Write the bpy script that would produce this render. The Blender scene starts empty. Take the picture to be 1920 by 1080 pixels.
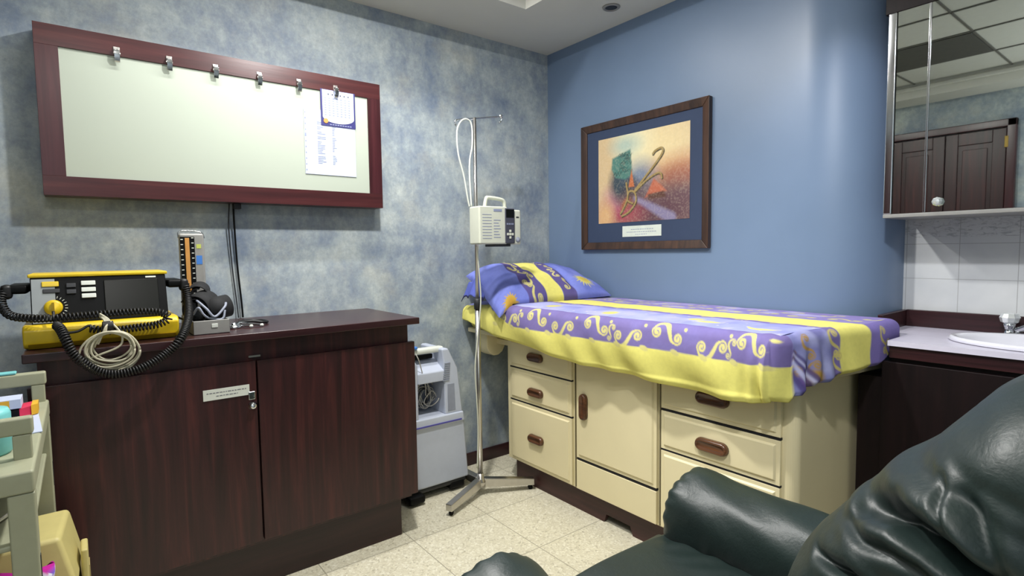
import bpy, bmesh, math, random
import numpy as np
from mathutils import Vector, Matrix, noise
random.seed(7); rng = np.random.RandomState(5)
scene = bpy.context.scene
COL = scene.collection
PI = math.pi

# ------------------------------------------------------------------ materials
def lin(h):
    h = h.lstrip('#'); o = []
    for i in (0, 2, 4):
        v = int(h[i:i+2], 16) / 255
        o.append(v/12.92 if v <= .04045 else ((v+.055)/1.055)**2.4)
    return o
def rgba(h): return (*lin(h), 1)
class NT:
    def __init__(s, name):
        s.m = bpy.data.materials.new(name); s.m.use_nodes = True
        s.t = s.m.node_tree; s.b = s.t.nodes['Principled BSDF']
    def n(s, typ, **k):
        x = s.t.nodes.new(typ)
        for a, v in k.items():
            if a in x.inputs.keys(): x.inputs[a].default_value = v
            else: setattr(x, a, v)
        return x
    def l(s, a, b): s.t.links.new(a, b)
    def coord(s, scale=(1,1,1), rot=(0,0,0), kind='Object'):
        tc = s.n('ShaderNodeTexCoord'); mp = s.n('ShaderNodeMapping')
        mp.inputs['Scale'].default_value = scale; mp.inputs['Rotation'].default_value = rot
        s.l(tc.outputs[kind], mp.inputs['Vector']); return mp.outputs['Vector']
    def noise(s, vec, scale, detail=4, rough=.55, dist=0):
        x = s.n('ShaderNodeTexNoise'); x.inputs['Scale'].default_value = scale
        x.inputs['Detail'].default_value = detail; x.inputs['Roughness'].default_value = rough
        x.inputs['Distortion'].default_value = dist
        s.l(vec, x.inputs['Vector']); return x.outputs['Fac']
    def ramp(s, fac, stops):
        r = s.n('ShaderNodeValToRGB'); e = r.color_ramp.elements
        while len(e) < len(stops): e.new(.5)
        for el, (p, c) in zip(e, stops): el.position = p; el.color = rgba(c) if isinstance(c, str) else (c, c, c, 1)
        s.l(fac, r.inputs['Fac']); return r.outputs['Color']
    def mix(s, fac, a, b, mode='MIX'):
        x = s.n('ShaderNodeMix', data_type='RGBA', blend_type=mode)
        for sock, v in ((x.inputs['Factor'], fac), (x.inputs['A'] if False else x.inputs[6], a), (x.inputs[7], b)):
            if isinstance(v, (int, float)): sock.default_value = v
            elif isinstance(v, str): sock.default_value = rgba(v)
            else: s.l(v, sock)
        return x.outputs[2]
    def bump(s, h, strength=.2, dist=.002):
        x = s.n('ShaderNodeBump'); x.inputs['Strength'].default_value = strength; x.inputs['Distance'].default_value = dist
        s.l(h, x.inputs['Height']); s.l(x.outputs['Normal'], s.b.inputs['Normal'])
    def set(s, rough=None, metal=None, spec=None, coat=None, coat_r=None):
        B = s.b.inputs
        if rough is not None: B['Roughness'].default_value = rough
        if metal is not None: B['Metallic'].default_value = metal
        if spec is not None: B['Specular IOR Level'].default_value = spec
        if coat is not None: B['Coat Weight'].default_value = coat
        if coat_r is not None: B['Coat Roughness'].default_value = coat_r
        return s
def plain(name, c, rough=.5, metal=0, var=.06, spec=.5, scale=30):
    s = NT(name); v = s.coord()
    f = s.noise(v, scale, 3)
    cc = lin(c); a = [x*(1-var) for x in cc]; b = [min(1, x*(1+var)) for x in cc]
    r = s.n('ShaderNodeValToRGB'); e = r.color_ramp.elements
    e[0].position = .3; e[0].color = (*a, 1); e[1].position = .7; e[1].color = (*b, 1)
    s.l(f, r.inputs['Fac']); s.l(r.outputs['Color'], s.b.inputs['Base Color'])
    s.set(rough, metal, spec); return s.m
def wood(name, dark, mid, light, axis='z', rough=.35, scale=1.0, spec=.5):
    s = NT(name); sc = {'x': (1.2, 22, 22), 'y': (22, 1.2, 22), 'z': (22, 22, 1.2)}[axis]
    v = s.coord(tuple(k*scale for k in sc))
    f = s.noise(v, 1.6, 6, .6, .6); c = s.ramp(f, [(.3, dark), (.52, mid), (.75, light)])
    s.l(c, s.b.inputs['Base Color']); f2 = s.noise(v, 6, 4)
    s.bump(f2, .08, .001); s.set(rough, 0, spec); return s.m
def emis(name, c, st):
    s = NT(name); s.b.inputs['Base Color'].default_value = rgba(c)
    s.b.inputs['Emission Color'].default_value = rgba(c); s.b.inputs['Emission Strength'].default_value = st; return s.m
def vcol(name, rough=.8, weave=True, coat=0, spec=.3):
    s = NT(name); a = s.n('ShaderNodeVertexColor'); a.layer_name = 'Col'
    v = s.coord(); f = s.noise(v, 60, 3)
    r = s.ramp(f, [(.3, .93), (.7, 1.0)])
    s.l(s.mix(1.0, a.outputs['Color'], r, 'MULTIPLY'), s.b.inputs['Base Color'])
    s.set(rough, 0, spec, coat, .15)
    if weave: s.bump(s.noise(v, 25, 4), .25, .004)
    return s.m

M = {}
# sponge-painted wall
s = NT('sponged_paint'); v = s.coord()
c1 = s.ramp(s.noise(v, 2.6, 7, .62, .3), [(.30, '#67748a'), (.43, '#84909c'), (.55, '#a3adb0'), (.68, '#c9d0c8')])
c2 = s.ramp(s.noise(s.coord((1.3, 1, .9)), 6.0, 8, .74), [(.34, '#5d7090'), (.5, '#939ea6'), (.68, '#ccd3cc')])
c3 = s.mix(.5, c1, c2)
spk = s.ramp(s.noise(v, 45, 5, .75), [(.3, .84), (.7, 1.1)])
tan = s.ramp(s.noise(s.coord((1, 1, 1.1), (0, 0, 0)), 3.7, 5, .65), [(.52, 0.0), (.72, .45)])
cc = s.mix(tan, c3, '#b2b0a2')
s.l(s.mix(1.0, cc, spk, 'MULTIPLY'), s.b.inputs['Base Color']); s.bump(s.noise(v, 90, 4), .12, .002); s.set(.6)
M['sponge'] = s.m
s = NT('blue_satin_paint'); v = s.coord()
s.l(s.ramp(s.noise(v, 1.4, 3), [(.3, '#687c96'), (.7, '#70849f')]), s.b.inputs['Base Color'])
s.bump(s.noise(v, 160, 3), .06, .001); s.set(.38, 0, .5); M['blue'] = s.m
M['ceil'] = plain('ceiling_paint', '#d0cfc7', .85, var=.02, scale=4)
M['ceiltile'] = plain('ceiling_tile', '#d0d0c8', .8, var=.02)
M['ceildark'] = plain('ceiling_vent_grey', '#55544f', .8)
M['tbar'] = plain('tile_joint', '#6d6c66', .6)
s = NT('terrazzo_floor'); v = s.coord()
vo = s.n('ShaderNodeTexVoronoi'); vo.inputs['Scale'].default_value = 130; s.l(v, vo.inputs['Vector'])
chips = s.ramp(vo.outputs['Color'], [(.0, '#a8a18a'), (.22, '#cfc8b0'), (.6, '#d9d3bb'), (1.0, '#ece8d6')])
fine = s.ramp(s.noise(v, 240, 3), [(.35, .90), (.65, 1.06)])
big = s.ramp(s.noise(v, 3, 3), [(.3, .93), (.7, 1.05)])
base = s.mix(1.0, s.mix(1.0, chips, fine, 'MULTIPLY'), big, 'MULTIPLY')
br = s.n('ShaderNodeTexBrick'); br.offset = 0; br.squash = 1
mp = s.coord((1, 1, 1)); add = s.n('ShaderNodeVectorMath', operation='ADD'); add.inputs[1].default_value = (.148, .178, 0)
s.l(mp, add.inputs[0]); s.l(add.outputs[0], br.inputs['Vector'])
br.inputs['Scale'].default_value = 1; br.inputs['Brick Width'].default_value = .39; br.inputs['Row Height'].default_value = .39
br.inputs['Mortar Size'].default_value = .0022; br.inputs['Mortar Smooth'].default_value = .2
s.l(s.mix(br.outputs['Fac'], base, '#a09a86'), s.b.inputs['Base Color']); s.set(.38); M['floor'] = s.m
s = NT('white_wall_tiles'); v = s.coord()
sp = s.n('ShaderNodeSeparateXYZ'); s.l(v, sp.inputs[0]); cb = s.n('ShaderNodeCombineXYZ')
ad1 = s.n('ShaderNodeMath', operation='ADD'); ad1.inputs[1].default_value = 2.064+.175*4; s.l(sp.outputs['Y'], ad1.inputs[0])
ad2 = s.n('ShaderNodeMath', operation='ADD'); ad2.inputs[1].default_value = -1.129+.14*10; s.l(sp.outputs['Z'], ad2.inputs[0])
s.l(ad1.outputs[0], cb.inputs['X']); s.l(ad2.outputs[0], cb.inputs['Y'])
br = s.n('ShaderNodeTexBrick'); br.offset = 0; s.l(cb.outputs[0], br.inputs['Vector'])
for k, a in (('Scale', 1), ('Brick Width', .175), ('Row Height', .14), ('Mortar Size', .0012), ('Mortar Smooth', .1)): br.inputs[k].default_value = a
base = s.ramp(s.noise(v, 6, 3), [(.3, '#c3c6c8'), (.7, '#d0d2d2')])
# sketchy grey border row
gt = s.n('ShaderNodeMath', operation='GREATER_THAN'); gt.inputs[1].default_value = 1.295; s.l(sp.outputs['Z'], gt.inputs[0])
pat = s.ramp(s.noise(s.coord((1, 10, 26)), 3.2, 6, .7, .8), [(.5, 0.0), (.62, .55)])
mu = s.mix(1.0, pat, gt.outputs[0], 'MULTIPLY')
s.l(s.mix(br.outputs['Fac'], s.mix(mu, base, '#7d7f88'), '#a5a6a6'), s.b.inputs['Base Color']); s.set(.2); M['tile'] = s.m

M['mahog_z'] = wood('mahogany_upright', '#1f0d0f', '#341618', '#4f2422', 'z', .38)
M['mahog_x'] = wood('mahogany_lengthwise', '#231013', '#32181b', '#42211f', 'x', .3)
M['mahog_y'] = wood('mahogany_crosswise', '#210e10', '#32171a', '#44201f', 'y', .35)
M['frame_x'] = wood('board_frame_wood_lengthwise', '#301517', '#401c1e', '#502827', 'x', .3)
M['frame_z'] = wood('board_frame_wood_upright', '#2c1216', '#3a181d', '#472125', 'z', .3)
M['espresso'] = wood('espresso_wood', '#0d0607', '#150a0b', '#1d0f10', 'z', .5, spec=.25)
M['plinth'] = wood('dark_plinth_wood', '#1b0d0e', '#281315', '#331a1b', 'x', .45)
M['picframe'] = wood('picture_frame_wood', '#281a15', '#3e2a20', '#523829', 'z', .35)
M['handle'] = wood('chestnut_handle_wood', '#352015', '#5a3822', '#785033', 'y', .28, 1.5)
M['brplinth'] = wood('brown_couch_plinth', '#2a1514', '#3a1f1d', '#472826', 'y', .5)
M['cream'] = plain('cream_lacquer', '#e4d8ae', .42, var=.02, scale=5)
M['creamdk'] = plain('cream_shadow_groove', '#6b6349', .6)
M['gap'] = plain('dark_gap', '#0c0b10', .8)
M['board'] = plain('white_board_surface', '#a7afa2', .55, var=.012, scale=3, spec=.25)
M['chrome'] = plain('chrome', '#d8dadd', .12, 1, .01)
M['steel'] = plain('brushed_steel', '#c4c1bc', .28, 1, .05)
M['brass'] = plain('brass', '#8a7440', .5, 1, .05)
M['black'] = plain('black_plastic', '#08090a', .5, spec=.15)
M['blackrub'] = plain('black_rubber', '#0c0c0d', .5)
M['blackfab'] = plain('black_cuff_fabric', '#0e0f12', .8)
M['yellow'] = plain('yellow_plastic', '#d9b91c', .35)
M['dkyellow'] = plain('dark_yellow_plastic', '#a88a14', .45)
M['greyplate'] = plain('grey_panel', '#8b9193', .45, var=.08, scale=10)
M['screen'] = plain('dark_display_glass', '#0d0f0b', .3, var=.02, spec=.25)
M['white'] = plain('white_plastic', '#d4d8cf', .4, var=.02)
M['offwhite'] = plain('off_white_plastic', '#c9ccbc', .45, var=.02)
M['paper'] = plain('white_paper', '#b9c2da', .7, var=.015)
M['softink'] = plain('soft_grey_ink', '#6f7178', .8)
M['ink'] = plain('grey_ink', '#868ea8', .8)
M['inkdark'] = plain('dark_ink', '#3b3d4a', .8)
M['navy'] = plain('navy_print', '#2b2a66', .5)
M['orange'] = plain('orange_print', '#d98a45', .5)
M['scaleor'] = plain('amber_scale', '#c08a48', .4)
M['blueprint'] = plain('blue_sticker', '#3f78c4', .5)
M['greenst'] = plain('lime_sticker', '#b4bd5a', .5)
M['grey'] = plain('silver_grey_enamel', '#8f8e8a', .4, .1)
M['lgrey'] = plain('pale_grey_plastic', '#b9c0cf', .45, var=.02)
M['mgrey'] = plain('mid_grey_plastic', '#8b91a0', .5)
M['dgrey'] = plain('dark_grey_plastic', '#26282c', .5)
M['purple'] = plain('purple_stripe', '#4d4a9a', .5)
M['tubing'] = plain('clear_tubing', '#b9b5ac', .3)
M['lead'] = plain('cream_lead_cable', '#b3ae97', .45)
M['cart'] = plain('sage_cream_plastic', '#9d9e84', .5, var=.03)
M['tbox'] = plain('straw_yellow_plastic', '#c4b878', .5, var=.03)
M['tboxd'] = plain('tan_plastic', '#a39560', .55)
M['aqua'] = plain('aqua_plastic', '#78c6c6', .4)
M['red'] = plain('red_carton', '#c2254a', .55)
M['amber'] = plain('amber_carton', '#d9a52c', .55)
M['magenta'] = plain('magenta_film', '#b3128a', .35)
M['porcelain'] = plain('white_porcelain', '#dcdce4', .15, var=.01)
M['laminate'] = plain('pale_laminate', '#cfcbda', .3, var=.03)
M['mat'] = plain('navy_mount_board', '#2d3b56', .8, var=.03)
M['mirror'] = plain('mirror_glass', '#d6dcd8', .015, 1, 0)
M['caption'] = plain('caption_card', '#cfd6cc', .7)
M['crystal'] = plain('crystal_knob', '#e8ecec', .08, .6)
s = NT('green_leather'); v = s.coord()
s.l(s.ramp(s.noise(v, 5, 4), [(.3, '#1a2826'), (.7, '#21302d')]), s.b.inputs['Base Color'])
f = s.noise(v, 190, 5, .6); f2 = s.noise(s.coord((1, 1, 1)), 22, 4, .6, .4)
b1 = s.n('ShaderNodeBump'); b1.inputs['Strength'].default_value = .28; b1.inputs['Distance'].default_value = .006; s.l(f2, b1.inputs['Height'])
b2 = s.n('ShaderNodeBump'); b2.inputs['Strength'].default_value = .22; b2.inputs['Distance'].default_value = .0015; s.l(f, b2.inputs['Height'])
s.l(b1.outputs['Normal'], b2.inputs['Normal']); s.l(b2.outputs['Normal'], s.b.inputs['Normal']); s.set(.46, 0, .6); M['leather'] = s.m
M['leatherdk'] = plain('dark_leather_seam', '#0b1514', .5)
M['fabric'] = vcol('printed_cotton')
M['art'] = vcol('printed_artwork', .5, False, .25)
s = NT('plain_yellow_cotton'); v = s.coord(); s.b.inputs['Base Color'].default_value = rgba('#d8cf66'); s.set(.85); M['ycot'] = s.m
M['light'] = emis('lamp_lens', '#fffaf0', 3)

# ------------------------------------------------------------------ object helpers
ORG = {}
def tagit(o, label=None, cat=None, group=None, kind=None):
    if label: o['label'] = label
    if cat: o['category'] = cat
    if group: o['group'] = group
    if kind: o['kind'] = kind
    return o
def thing(name, loc, label, cat, group=None):
    o = bpy.data.objects.new(name, None); COL.objects.link(o); o.location = loc; o.empty_display_size = .05
    ORG[o.name] = Vector(loc); return tagit(o, label, cat, group)
def mk(name, V, F, mat, parent=None, smooth=False, bevel=0, col=None, origin=None, seg=2, angle=None):
    org = ORG.get(parent.name, Vector((0, 0, 0))) if parent else (Vector(origin) if origin else Vector((0, 0, 0)))
    me = bpy.data.meshes.new(name)
    V = np.asarray(V, dtype=float) - np.array(org)
    me.from_pydata(V.tolist(), [], [tuple(int(i) for i in f) for f in F])
    bm = bmesh.new(); bm.from_mesh(me); 
    if len(V) < 20000: bmesh.ops.recalc_face_normals(bm, faces=bm.faces)
    bm.to_mesh(me); bm.free()
    mats = mat if isinstance(mat, (list, tuple)) else [mat]
    for m in mats: me.materials.append(M[m] if isinstance(m, str) else m)
    o = bpy.data.objects.new(name, me); COL.objects.link(o)
    if col is not None:
        a = me.color_attributes.new('Col', 'FLOAT_COLOR', 'POINT')
        c = np.ones((len(V), 4)); c[:, :3] = col; a.data.foreach_set('color', c.ravel())
    if smooth: me.polygons.foreach_set('use_smooth', [True]*len(me.polygons))
    if bevel:
        md = o.modifiers.new('b', 'BEVEL'); md.width = bevel; md.segments = seg; md.limit_method = 'ANGLE'; md.angle_limit = .6
        me.polygons.foreach_set('use_smooth', [True]*len(me.polygons))
        wn = o.modifiers.new('w', 'WEIGHTED_NORMAL')
    if parent: o.parent = parent; ORG[o.name] = Vector((0, 0, 0)) + org
    else: o.location = org; ORG[o.name] = org
    return o
BF = [(0,3,2,1),(4,5,6,7),(0,1,5,4),(1,2,6,5),(2,3,7,6),(3,0,4,7)]
class G:
    """collects shapes for one mesh"""
    def __init__(s): s.V = []; s.F = []
    def add(s, V, F):
        k = len(s.V); s.V += [tuple(v) for v in V]; s.F += [tuple(i+k for i in f) for f in F]; return s
    def box(s, x0, x1, y0, y1, z0, z1, rz=0, c=None):
        V = [(x0,y0,z0),(x1,y0,z0),(x1,y1,z0),(x0,y1,z0),(x0,y0,z1),(x1,y0,z1),(x1,y1,z1),(x0,y1,z1)]
        if rz:
            c = c or ((x0+x1)/2, (y0+y1)/2); ca, sa = math.cos(rz), math.sin(rz)
            V = [(c[0]+(x-c[0])*ca-(y-c[1])*sa, c[1]+(x-c[0])*sa+(y-c[1])*ca, z) for x, y, z in V]
        return s.add(V, BF)
    def hexa(s, V): return s.add(V, BF)
    def prism(s, poly, axis, a, b):
        # poly in the two other axes; extruded along axis from a to b
        n = len(poly)
        def P(p, t): return {'x': (t, p[0], p[1]), 'y': (p[0], t, p[1]), 'z': (p[0], p[1], t)}[axis]
        V = [P(p, a) for p in poly] + [P(p, b) for p in poly]
        F = [tuple(range(n)), tuple(range(2*n-1, n-1, -1))] + [(i, (i+1) % n, n+(i+1) % n, n+i) for i in range(n)]
        return s.add(V, F)
    def tube(s, pts, r, res=8, cap=True):
        P = [Vector(p) for p in pts]; n = len(P); R = r if isinstance(r, (list, tuple)) else [r]*n
        T = [((P[min(i+1, n-1)]-P[max(i-1, 0)]).normalized()) for i in range(n)]
        up = Vector((0, 0, 1)) if abs(T[0].z) < .9 else Vector((1, 0, 0))
        N = (up - T[0]*up.dot(T[0])).normalized(); V = []; F = []
        for i in range(n):
            N = (N - T[i]*N.dot(T[i]))
            N = N.normalized() if N.length > 1e-6 else T[i].orthogonal().normalized()
            B = T[i].cross(N)
            for j in range(res):
                a = 2*PI*j/res; V.append(P[i] + (N*math.cos(a)+B*math.sin(a))*R[i])
        for i in range(n-1):
            for j in range(res):
                F.append((i*res+j, i*res+(j+1) % res, (i+1)*res+(j+1) % res, (i+1)*res+j))
        if cap: F += [tuple(range(res-1, -1, -1)), tuple((n-1)*res+j for j in range(res))]
        return s.add(V, F)
    def lathe(s, prof, c, axis='z', res=32):
        # prof: list of (radius, height)
        V = []; F = []; n = len(prof)
        for r, h in prof:
            for j in range(res):
                a = 2*PI*j/res; u, w = r*math.cos(a), r*math.sin(a)
                p = {'z': (u, w, h), 'x': (h, u, w), 'y': (u, h, w)}[axis]
                V.append((c[0]+p[0], c[1]+p[1], c[2]+p[2]))
        for i in range(n-1):
            for j in range(res): F.append((i*res+j, i*res+(j+1) % res, (i+1)*res+(j+1) % res, (i+1)*res+j))
        F += [tuple(range(res-1, -1, -1)), tuple((n-1)*res+j for j in range(res))]
        return s.add(V, F)
    def rot(s, rz, c):
        ca, sa = math.cos(rz), math.sin(rz)
        s.V = [(c[0]+(x-c[0])*ca-(y-c[1])*sa, c[1]+(x-c[0])*sa+(y-c[1])*ca, z) for x, y, z in s.V]; return s
    def mk(s, name, mat, parent=None, **k): return mk(name, s.V, s.F, mat, parent, **k)
def grid(fn, nu, nv, wrapu=False):
    """fn(u_array, v_array)->(...,3); returns V,F"""
    u = np.linspace(0, 1, nu, endpoint=not wrapu); v = np.linspace(0, 1, nv)
    U, W = np.meshgrid(u, v, indexing='ij'); P = fn(U, W).reshape(-1, 3)
    i = np.arange(nu if wrapu else nu-1)[:, None]; j = np.arange(nv-1)[None, :]
    i2 = (i+1) % nu
    F = np.stack([i*nv+j, i2*nv+j, i2*nv+j+1, i*nv+j+1], -1).reshape(-1, 4)
    return P, F
def spline(pts, n=12):
    P = [Vector(p) for p in pts]; out = []
    P = [P[0]*2-P[1]] + P + [P[-1]*2-P[-2]]
    for i in range(1, len(P)-2):
        for k in range(n):
            t = k/n; a, b, c, d = P[i-1:i+3]
            out.append(.5*((2*b)+(c-a)*t+(2*a-5*b+4*c-d)*t*t+(3*b-a-3*c+d)*t**3))
    out.append(P[-2]); return out
def coil(pts, cr, pitch, per=9):
    P = spline(pts, 20); L = [0]
    for a, b in zip(P, P[1:]): L.append(L[-1]+(b-a).length)
    n = int(L[-1]/pitch*per); out = []; N = Vector((.3, .9, .2)); k = 0
    for i in range(n+1):
        d = L[-1]*i/n
        while k < len(L)-2 and L[k+1] < d: k += 1
        t = (d-L[k])/max(1e-9, L[k+1]-L[k]); p = P[k].lerp(P[k+1], t); T = (P[k+1]-P[k]).normalized()
        N = (N-T*N.dot(T)).normalized(); B = T.cross(N); a = 2*PI*i/per
        out.append(p+(N*math.cos(a)+B*math.sin(a))*cr)
    return out

# ------------------------------------------------------------------ painted canvases (sampled onto mesh vertices)
class Canvas:
    def __init__(s, w, h, ppm, base):
        s.w, s.h, s.k = w, h, ppm
        s.W, s.H = int(w*ppm)+2, int(h*ppm)+2
        s.a = np.ones((s.W, s.H, 3))*np.array(lin(base))
        s.X, s.Y = np.meshgrid(np.arange(s.W)/ppm, np.arange(s.H)/ppm, indexing='ij')
    def put(s, m, c):
        c = np.array(lin(c) if isinstance(c, str) else c); m = np.clip(m, 0, 1)[..., None]; s.a = s.a*(1-m)+c*m
    def blob(s, x, y, rx, ry, c, soft=1.0, rot=0, amt=1):
        ca, sa = math.cos(rot), math.sin(rot); dx, dy = s.X-x, s.Y-y
        d = np.sqrt(((dx*ca+dy*sa)/rx)**2+((-dx*sa+dy*ca)/ry)**2); s.put(amt*np.clip((1+soft*.5-d)/soft, 0, 1), c)
    def rect(s, x0, x1, y0, y1, c, soft=.002, wob=0):
        wv = wob*np.sin(s.Y*40) if wob else 0
        m = np.clip((s.X-x0-wv)/soft+.5, 0, 1)*np.clip((x1+wv-s.X)/soft+.5, 0, 1)*np.clip((s.Y-y0)/soft+.5, 0, 1)*np.clip((y1-s.Y)/soft+.5, 0, 1); s.put(m, c)
    def stroke(s, pts, w, c, soft=.0015, amt=1):
        pts = [(p[0], p[1]) for p in pts]; n = len(pts); ws = w if isinstance(w, (list, tuple)) else [w]*n
        mw = max(ws)+soft; xs = [p[0] for p in pts]; ys = [p[1] for p in pts]
        i0 = max(0, int((min(xs)-mw)*s.k)); i1 = min(s.W, int((max(xs)+mw)*s.k)+2); j0 = max(0, int((min(ys)-mw)*s.k)); j1 = min(s.H, int((max(ys)+mw)*s.k)+2)
        if i1 <= i0 or j1 <= j0: return
        X, Y = s.X[i0:i1, j0:j1], s.Y[i0:i1, j0:j1]; best = np.full(X.shape, -9.)
        for q in range(n-1):
            (ax, ay), (bx, by) = pts[q], pts[q+1]; L = (bx-ax)**2+(by-ay)**2+1e-12
            t = np.clip(((X-ax)*(bx-ax)+(Y-ay)*(by-ay))/L, 0, 1); d = np.hypot(X-ax-t*(bx-ax), Y-ay-t*(by-ay))
            best = np.maximum(best, ws[q]*(1-t)+ws[q+1]*t-d)
        m = np.clip(best/soft+.5, 0, 1)[..., None]*amt; cc = np.array(lin(c)); s.a[i0:i1, j0:j1] = s.a[i0:i1, j0:j1]*(1-m)+cc*m
    def poly(s, pts, c, soft=.002):
        best = np.full(s.X.shape, 9.); n = len(pts)
        ar = sum(pts[i][0]*pts[(i+1) % n][1]-pts[(i+1) % n][0]*pts[i][1] for i in range(n)); sg = 1 if ar > 0 else -1
        for i in range(n):
            ax, ay = pts[i]; bx, by = pts[(i+1) % n]; L = math.hypot(bx-ax, by-ay)
            best = np.minimum(best, sg*((bx-ax)*(s.Y-ay)-(by-ay)*(s.X-ax))/L)
        s.put(best/soft+.5, c)
    def spiral(s, x, y, r, a0, turns, d, w, c):
        n = 26; P = []; W = []
        for i in range(n+1):
            t = i/n; rr = r*(1-.82*t); a = a0+d*turns*2*PI*t; P.append((x+rr*math.cos(a), y+rr*math.sin(a))); W.append(w*(.55+.6*math.sin(PI*min(1, t*1.1))))
        s.stroke(P, W, c)
    def scroll(s, x, y, L, ang, c='#c9c07a', flip=1):
        """a C/S shaped flourish with a curl at both ends"""
        ca, sa = math.cos(ang), math.sin(ang)
        def T(u, v): return (x+(u*ca-v*flip*sa)*L, y+(u*sa+v*flip*ca)*L)
        P = [T(u, v) for u, v in ((-.5, 0), (-.42, .22), (-.25, .33), (-.05, .28), (.12, .12), (.25, -.02), (.42, -.05))]
        Q = [(p.x, p.y) for p in spline([(a, b, 0) for a, b in P], 5)]; n = len(Q)
        s.stroke(Q, [L*.022+L*.045*math.sin(PI*i/(n-1)) for i in range(n)], c)
        for (u, v, r, a0, d) in ((-.33, 0, .17, PI, 1), (.42, .12, .17, -PI/2, 1)):
            cx, cy = T(u, v); n = 22; P = []; W = []
            for i in range(n+1):
                t = i/n; rr = r*(1-.8*t); a = a0+d*1.35*2*PI*t; q = T(u+rr*math.cos(a), v+rr*math.sin(a)); P.append(q); W.append(L*(.022+.028*t))
            s.stroke(P, W, c)
    def sun(s, x, y, r, c1='#d8c860', c2='#c49a3c'):
        for i in range(18):
            a = i*2*PI/18+.1; rr = r*(1.7 if i % 2 else 1.45); s.stroke([(x+r*.8*math.cos(a), y+r*.8*math.sin(a)), (x+rr*math.cos(a+.12), y+rr*math.sin(a+.12))], [r*.17, r*.03], c1)
        s.blob(x, y, r, r, c1, .15); s.blob(x, y, r*.65, r*.65, c2, .8, amt=.6)
    def mottled(s, c, amt, scale, seed, region=None):
        r = np.random.RandomState(seed); gx, gy = int(s.w*scale)+3, int(s.h*scale)+3; g = r.rand(gx, gy)
        fx, fy = s.X*scale, s.Y*scale; ix, iy = fx.astype(int), fy.astype(int); tx, ty = fx-ix, fy-iy
        tx = tx*tx*(3-2*tx); ty = ty*ty*(3-2*ty)
        v = g[ix, iy]*(1-tx)*(1-ty)+g[ix+1, iy]*tx*(1-ty)+g[ix, iy+1]*(1-tx)*ty+g[ix+1, iy+1]*tx*ty
        m = np.clip((v-.45)*2.2, 0, 1)*amt
        if region is not None: m = m*region
        s.put(m, c)
    def sample(s, x, y):
        fx = np.clip(np.asarray(x)*s.k, 0, s.W-2); fy = np.clip(np.asarray(y)*s.k, 0, s.H-2)
        ix, iy = fx.astype(int), fy.astype(int); tx, ty = (fx-ix)[..., None], (fy-iy)[..., None]
        return s.a[ix, iy]*(1-tx)*(1-ty)+s.a[ix+1, iy]*tx*(1-ty)+s.a[ix, iy+1]*(1-tx)*ty+s.a[ix+1, iy+1]*tx*ty
# ------------------------------------------------------------------ camera
CAM = Vector((-2.412, -2.695, 1.264))
f_px, pitch, yaw, roll = 1037.55, .0670637, .908509, -.0134076
fw = Vector((math.cos(yaw)*math.cos(pitch), math.sin(yaw)*math.cos(pitch), -math.sin(pitch)))
rt = Vector((math.sin(yaw), -math.cos(yaw), 0)); up = rt.cross(fw)
c_, s_ = math.cos(roll), math.sin(roll); rt, up = rt*c_+up*s_, up*c_-rt*s_
cam = bpy.data.cameras.new('camera'); cam.sensor_width = 36; cam.lens = 36*f_px/1920; cam.clip_start = .05
co = bpy.data.objects.new('camera', cam); COL.objects.link(co)
co.matrix_world = Matrix(((rt.x, up.x, -fw.x, CAM.x), (rt.y, up.y, -fw.y, CAM.y), (rt.z, up.z, -fw.z, CAM.z), (0, 0, 0, 1)))
scene.camera = co

# ------------------------------------------------------------------ setting
H = 2.5; XO = -3.5; YR = -3.5
def st(o): o['kind'] = 'structure'; return o
st(G().box(XO-.1, .45, YR-.1, .1, -.1, 0).mk('floor', 'floor'))
st(G().box(XO-.1, 0, 0, .1, 0, 2.7).mk('wall_left', 'sponge'))
# blue wall with a rounded corner turning into the wash-basin niche
R = .27; y0 = -1.58; poly = [(0, .1), (0, -1.3), (0, -1.5), (0, y0)]
for i in range(1, 41):
    a = PI/2*i/40; poly.append((R-R*math.cos(a)**.95 if i < 40 else R, y0-.30*math.sin(a)))
poly += [(.275, y0-.30), (.30, y0-.30)]
nP = len(poly); V_ = [(a, b, 0) for a, b in poly]+[(a, b, 2.7) for a, b in poly]
o = st(mk('wall_right', V_, [(i, i+1, nP+i+1, nP+i) for i in range(nP-1)], 'blue', smooth=True))
st(G().box(.3, .4, YR-.1, .1, 0, 2.7).mk('wall_niche', 'tile'))
st(G().box(XO-.1, XO, YR-.1, .1, 0, 2.7).mk('wall_opposite', 'sponge'))
st(G().box(XO-.1, .45, YR-.1, YR, 0, 2.7).mk('wall_rear', 'sponge'))
# ceiling: dropped border with a raised tiled centre
g = G(); a0, a1, b0, b1 = -3.2, -.54, -2.95, -.44
g.box(XO-.1, .45, b1, .1, H, H+.12); g.box(XO-.1, .45, YR-.1, b0, H, H+.12)
g.box(XO-.1, a0, b0, b1, H, H+.12); g.box(a1, .45, b0, b1, H, H+.12)
ce = st(g.mk('ceiling', 'ceil'))
g = G().box(a0-.02, a1+.02, b0-.02, b1+.02, H+.12, H+.16)
st(g.mk('ceiling_tiles', 'ceiltile'))
g = G()
for x in (-.97, -1.67, -2.13, -2.70): g.box(x-.006, x+.006, b0, b1, H+.113, H+.119)
for y in (-1.04, -1.66, -2.28): g.box(a0, a1, y-.006, y+.006, H+.113, H+.119)
st(g.mk('trim_1', 'tbar'))
st(G().box(-2.69, -2.14, -1.65, -1.05, H+.108, H+.118).mk('ceiling_vent_panel', 'ceildark'))
st(G().box(-2.69, -2.14, -1.03, b1, H+.108, H+.118).mk('ceiling_vent_panel', 'ceildark'))
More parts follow.
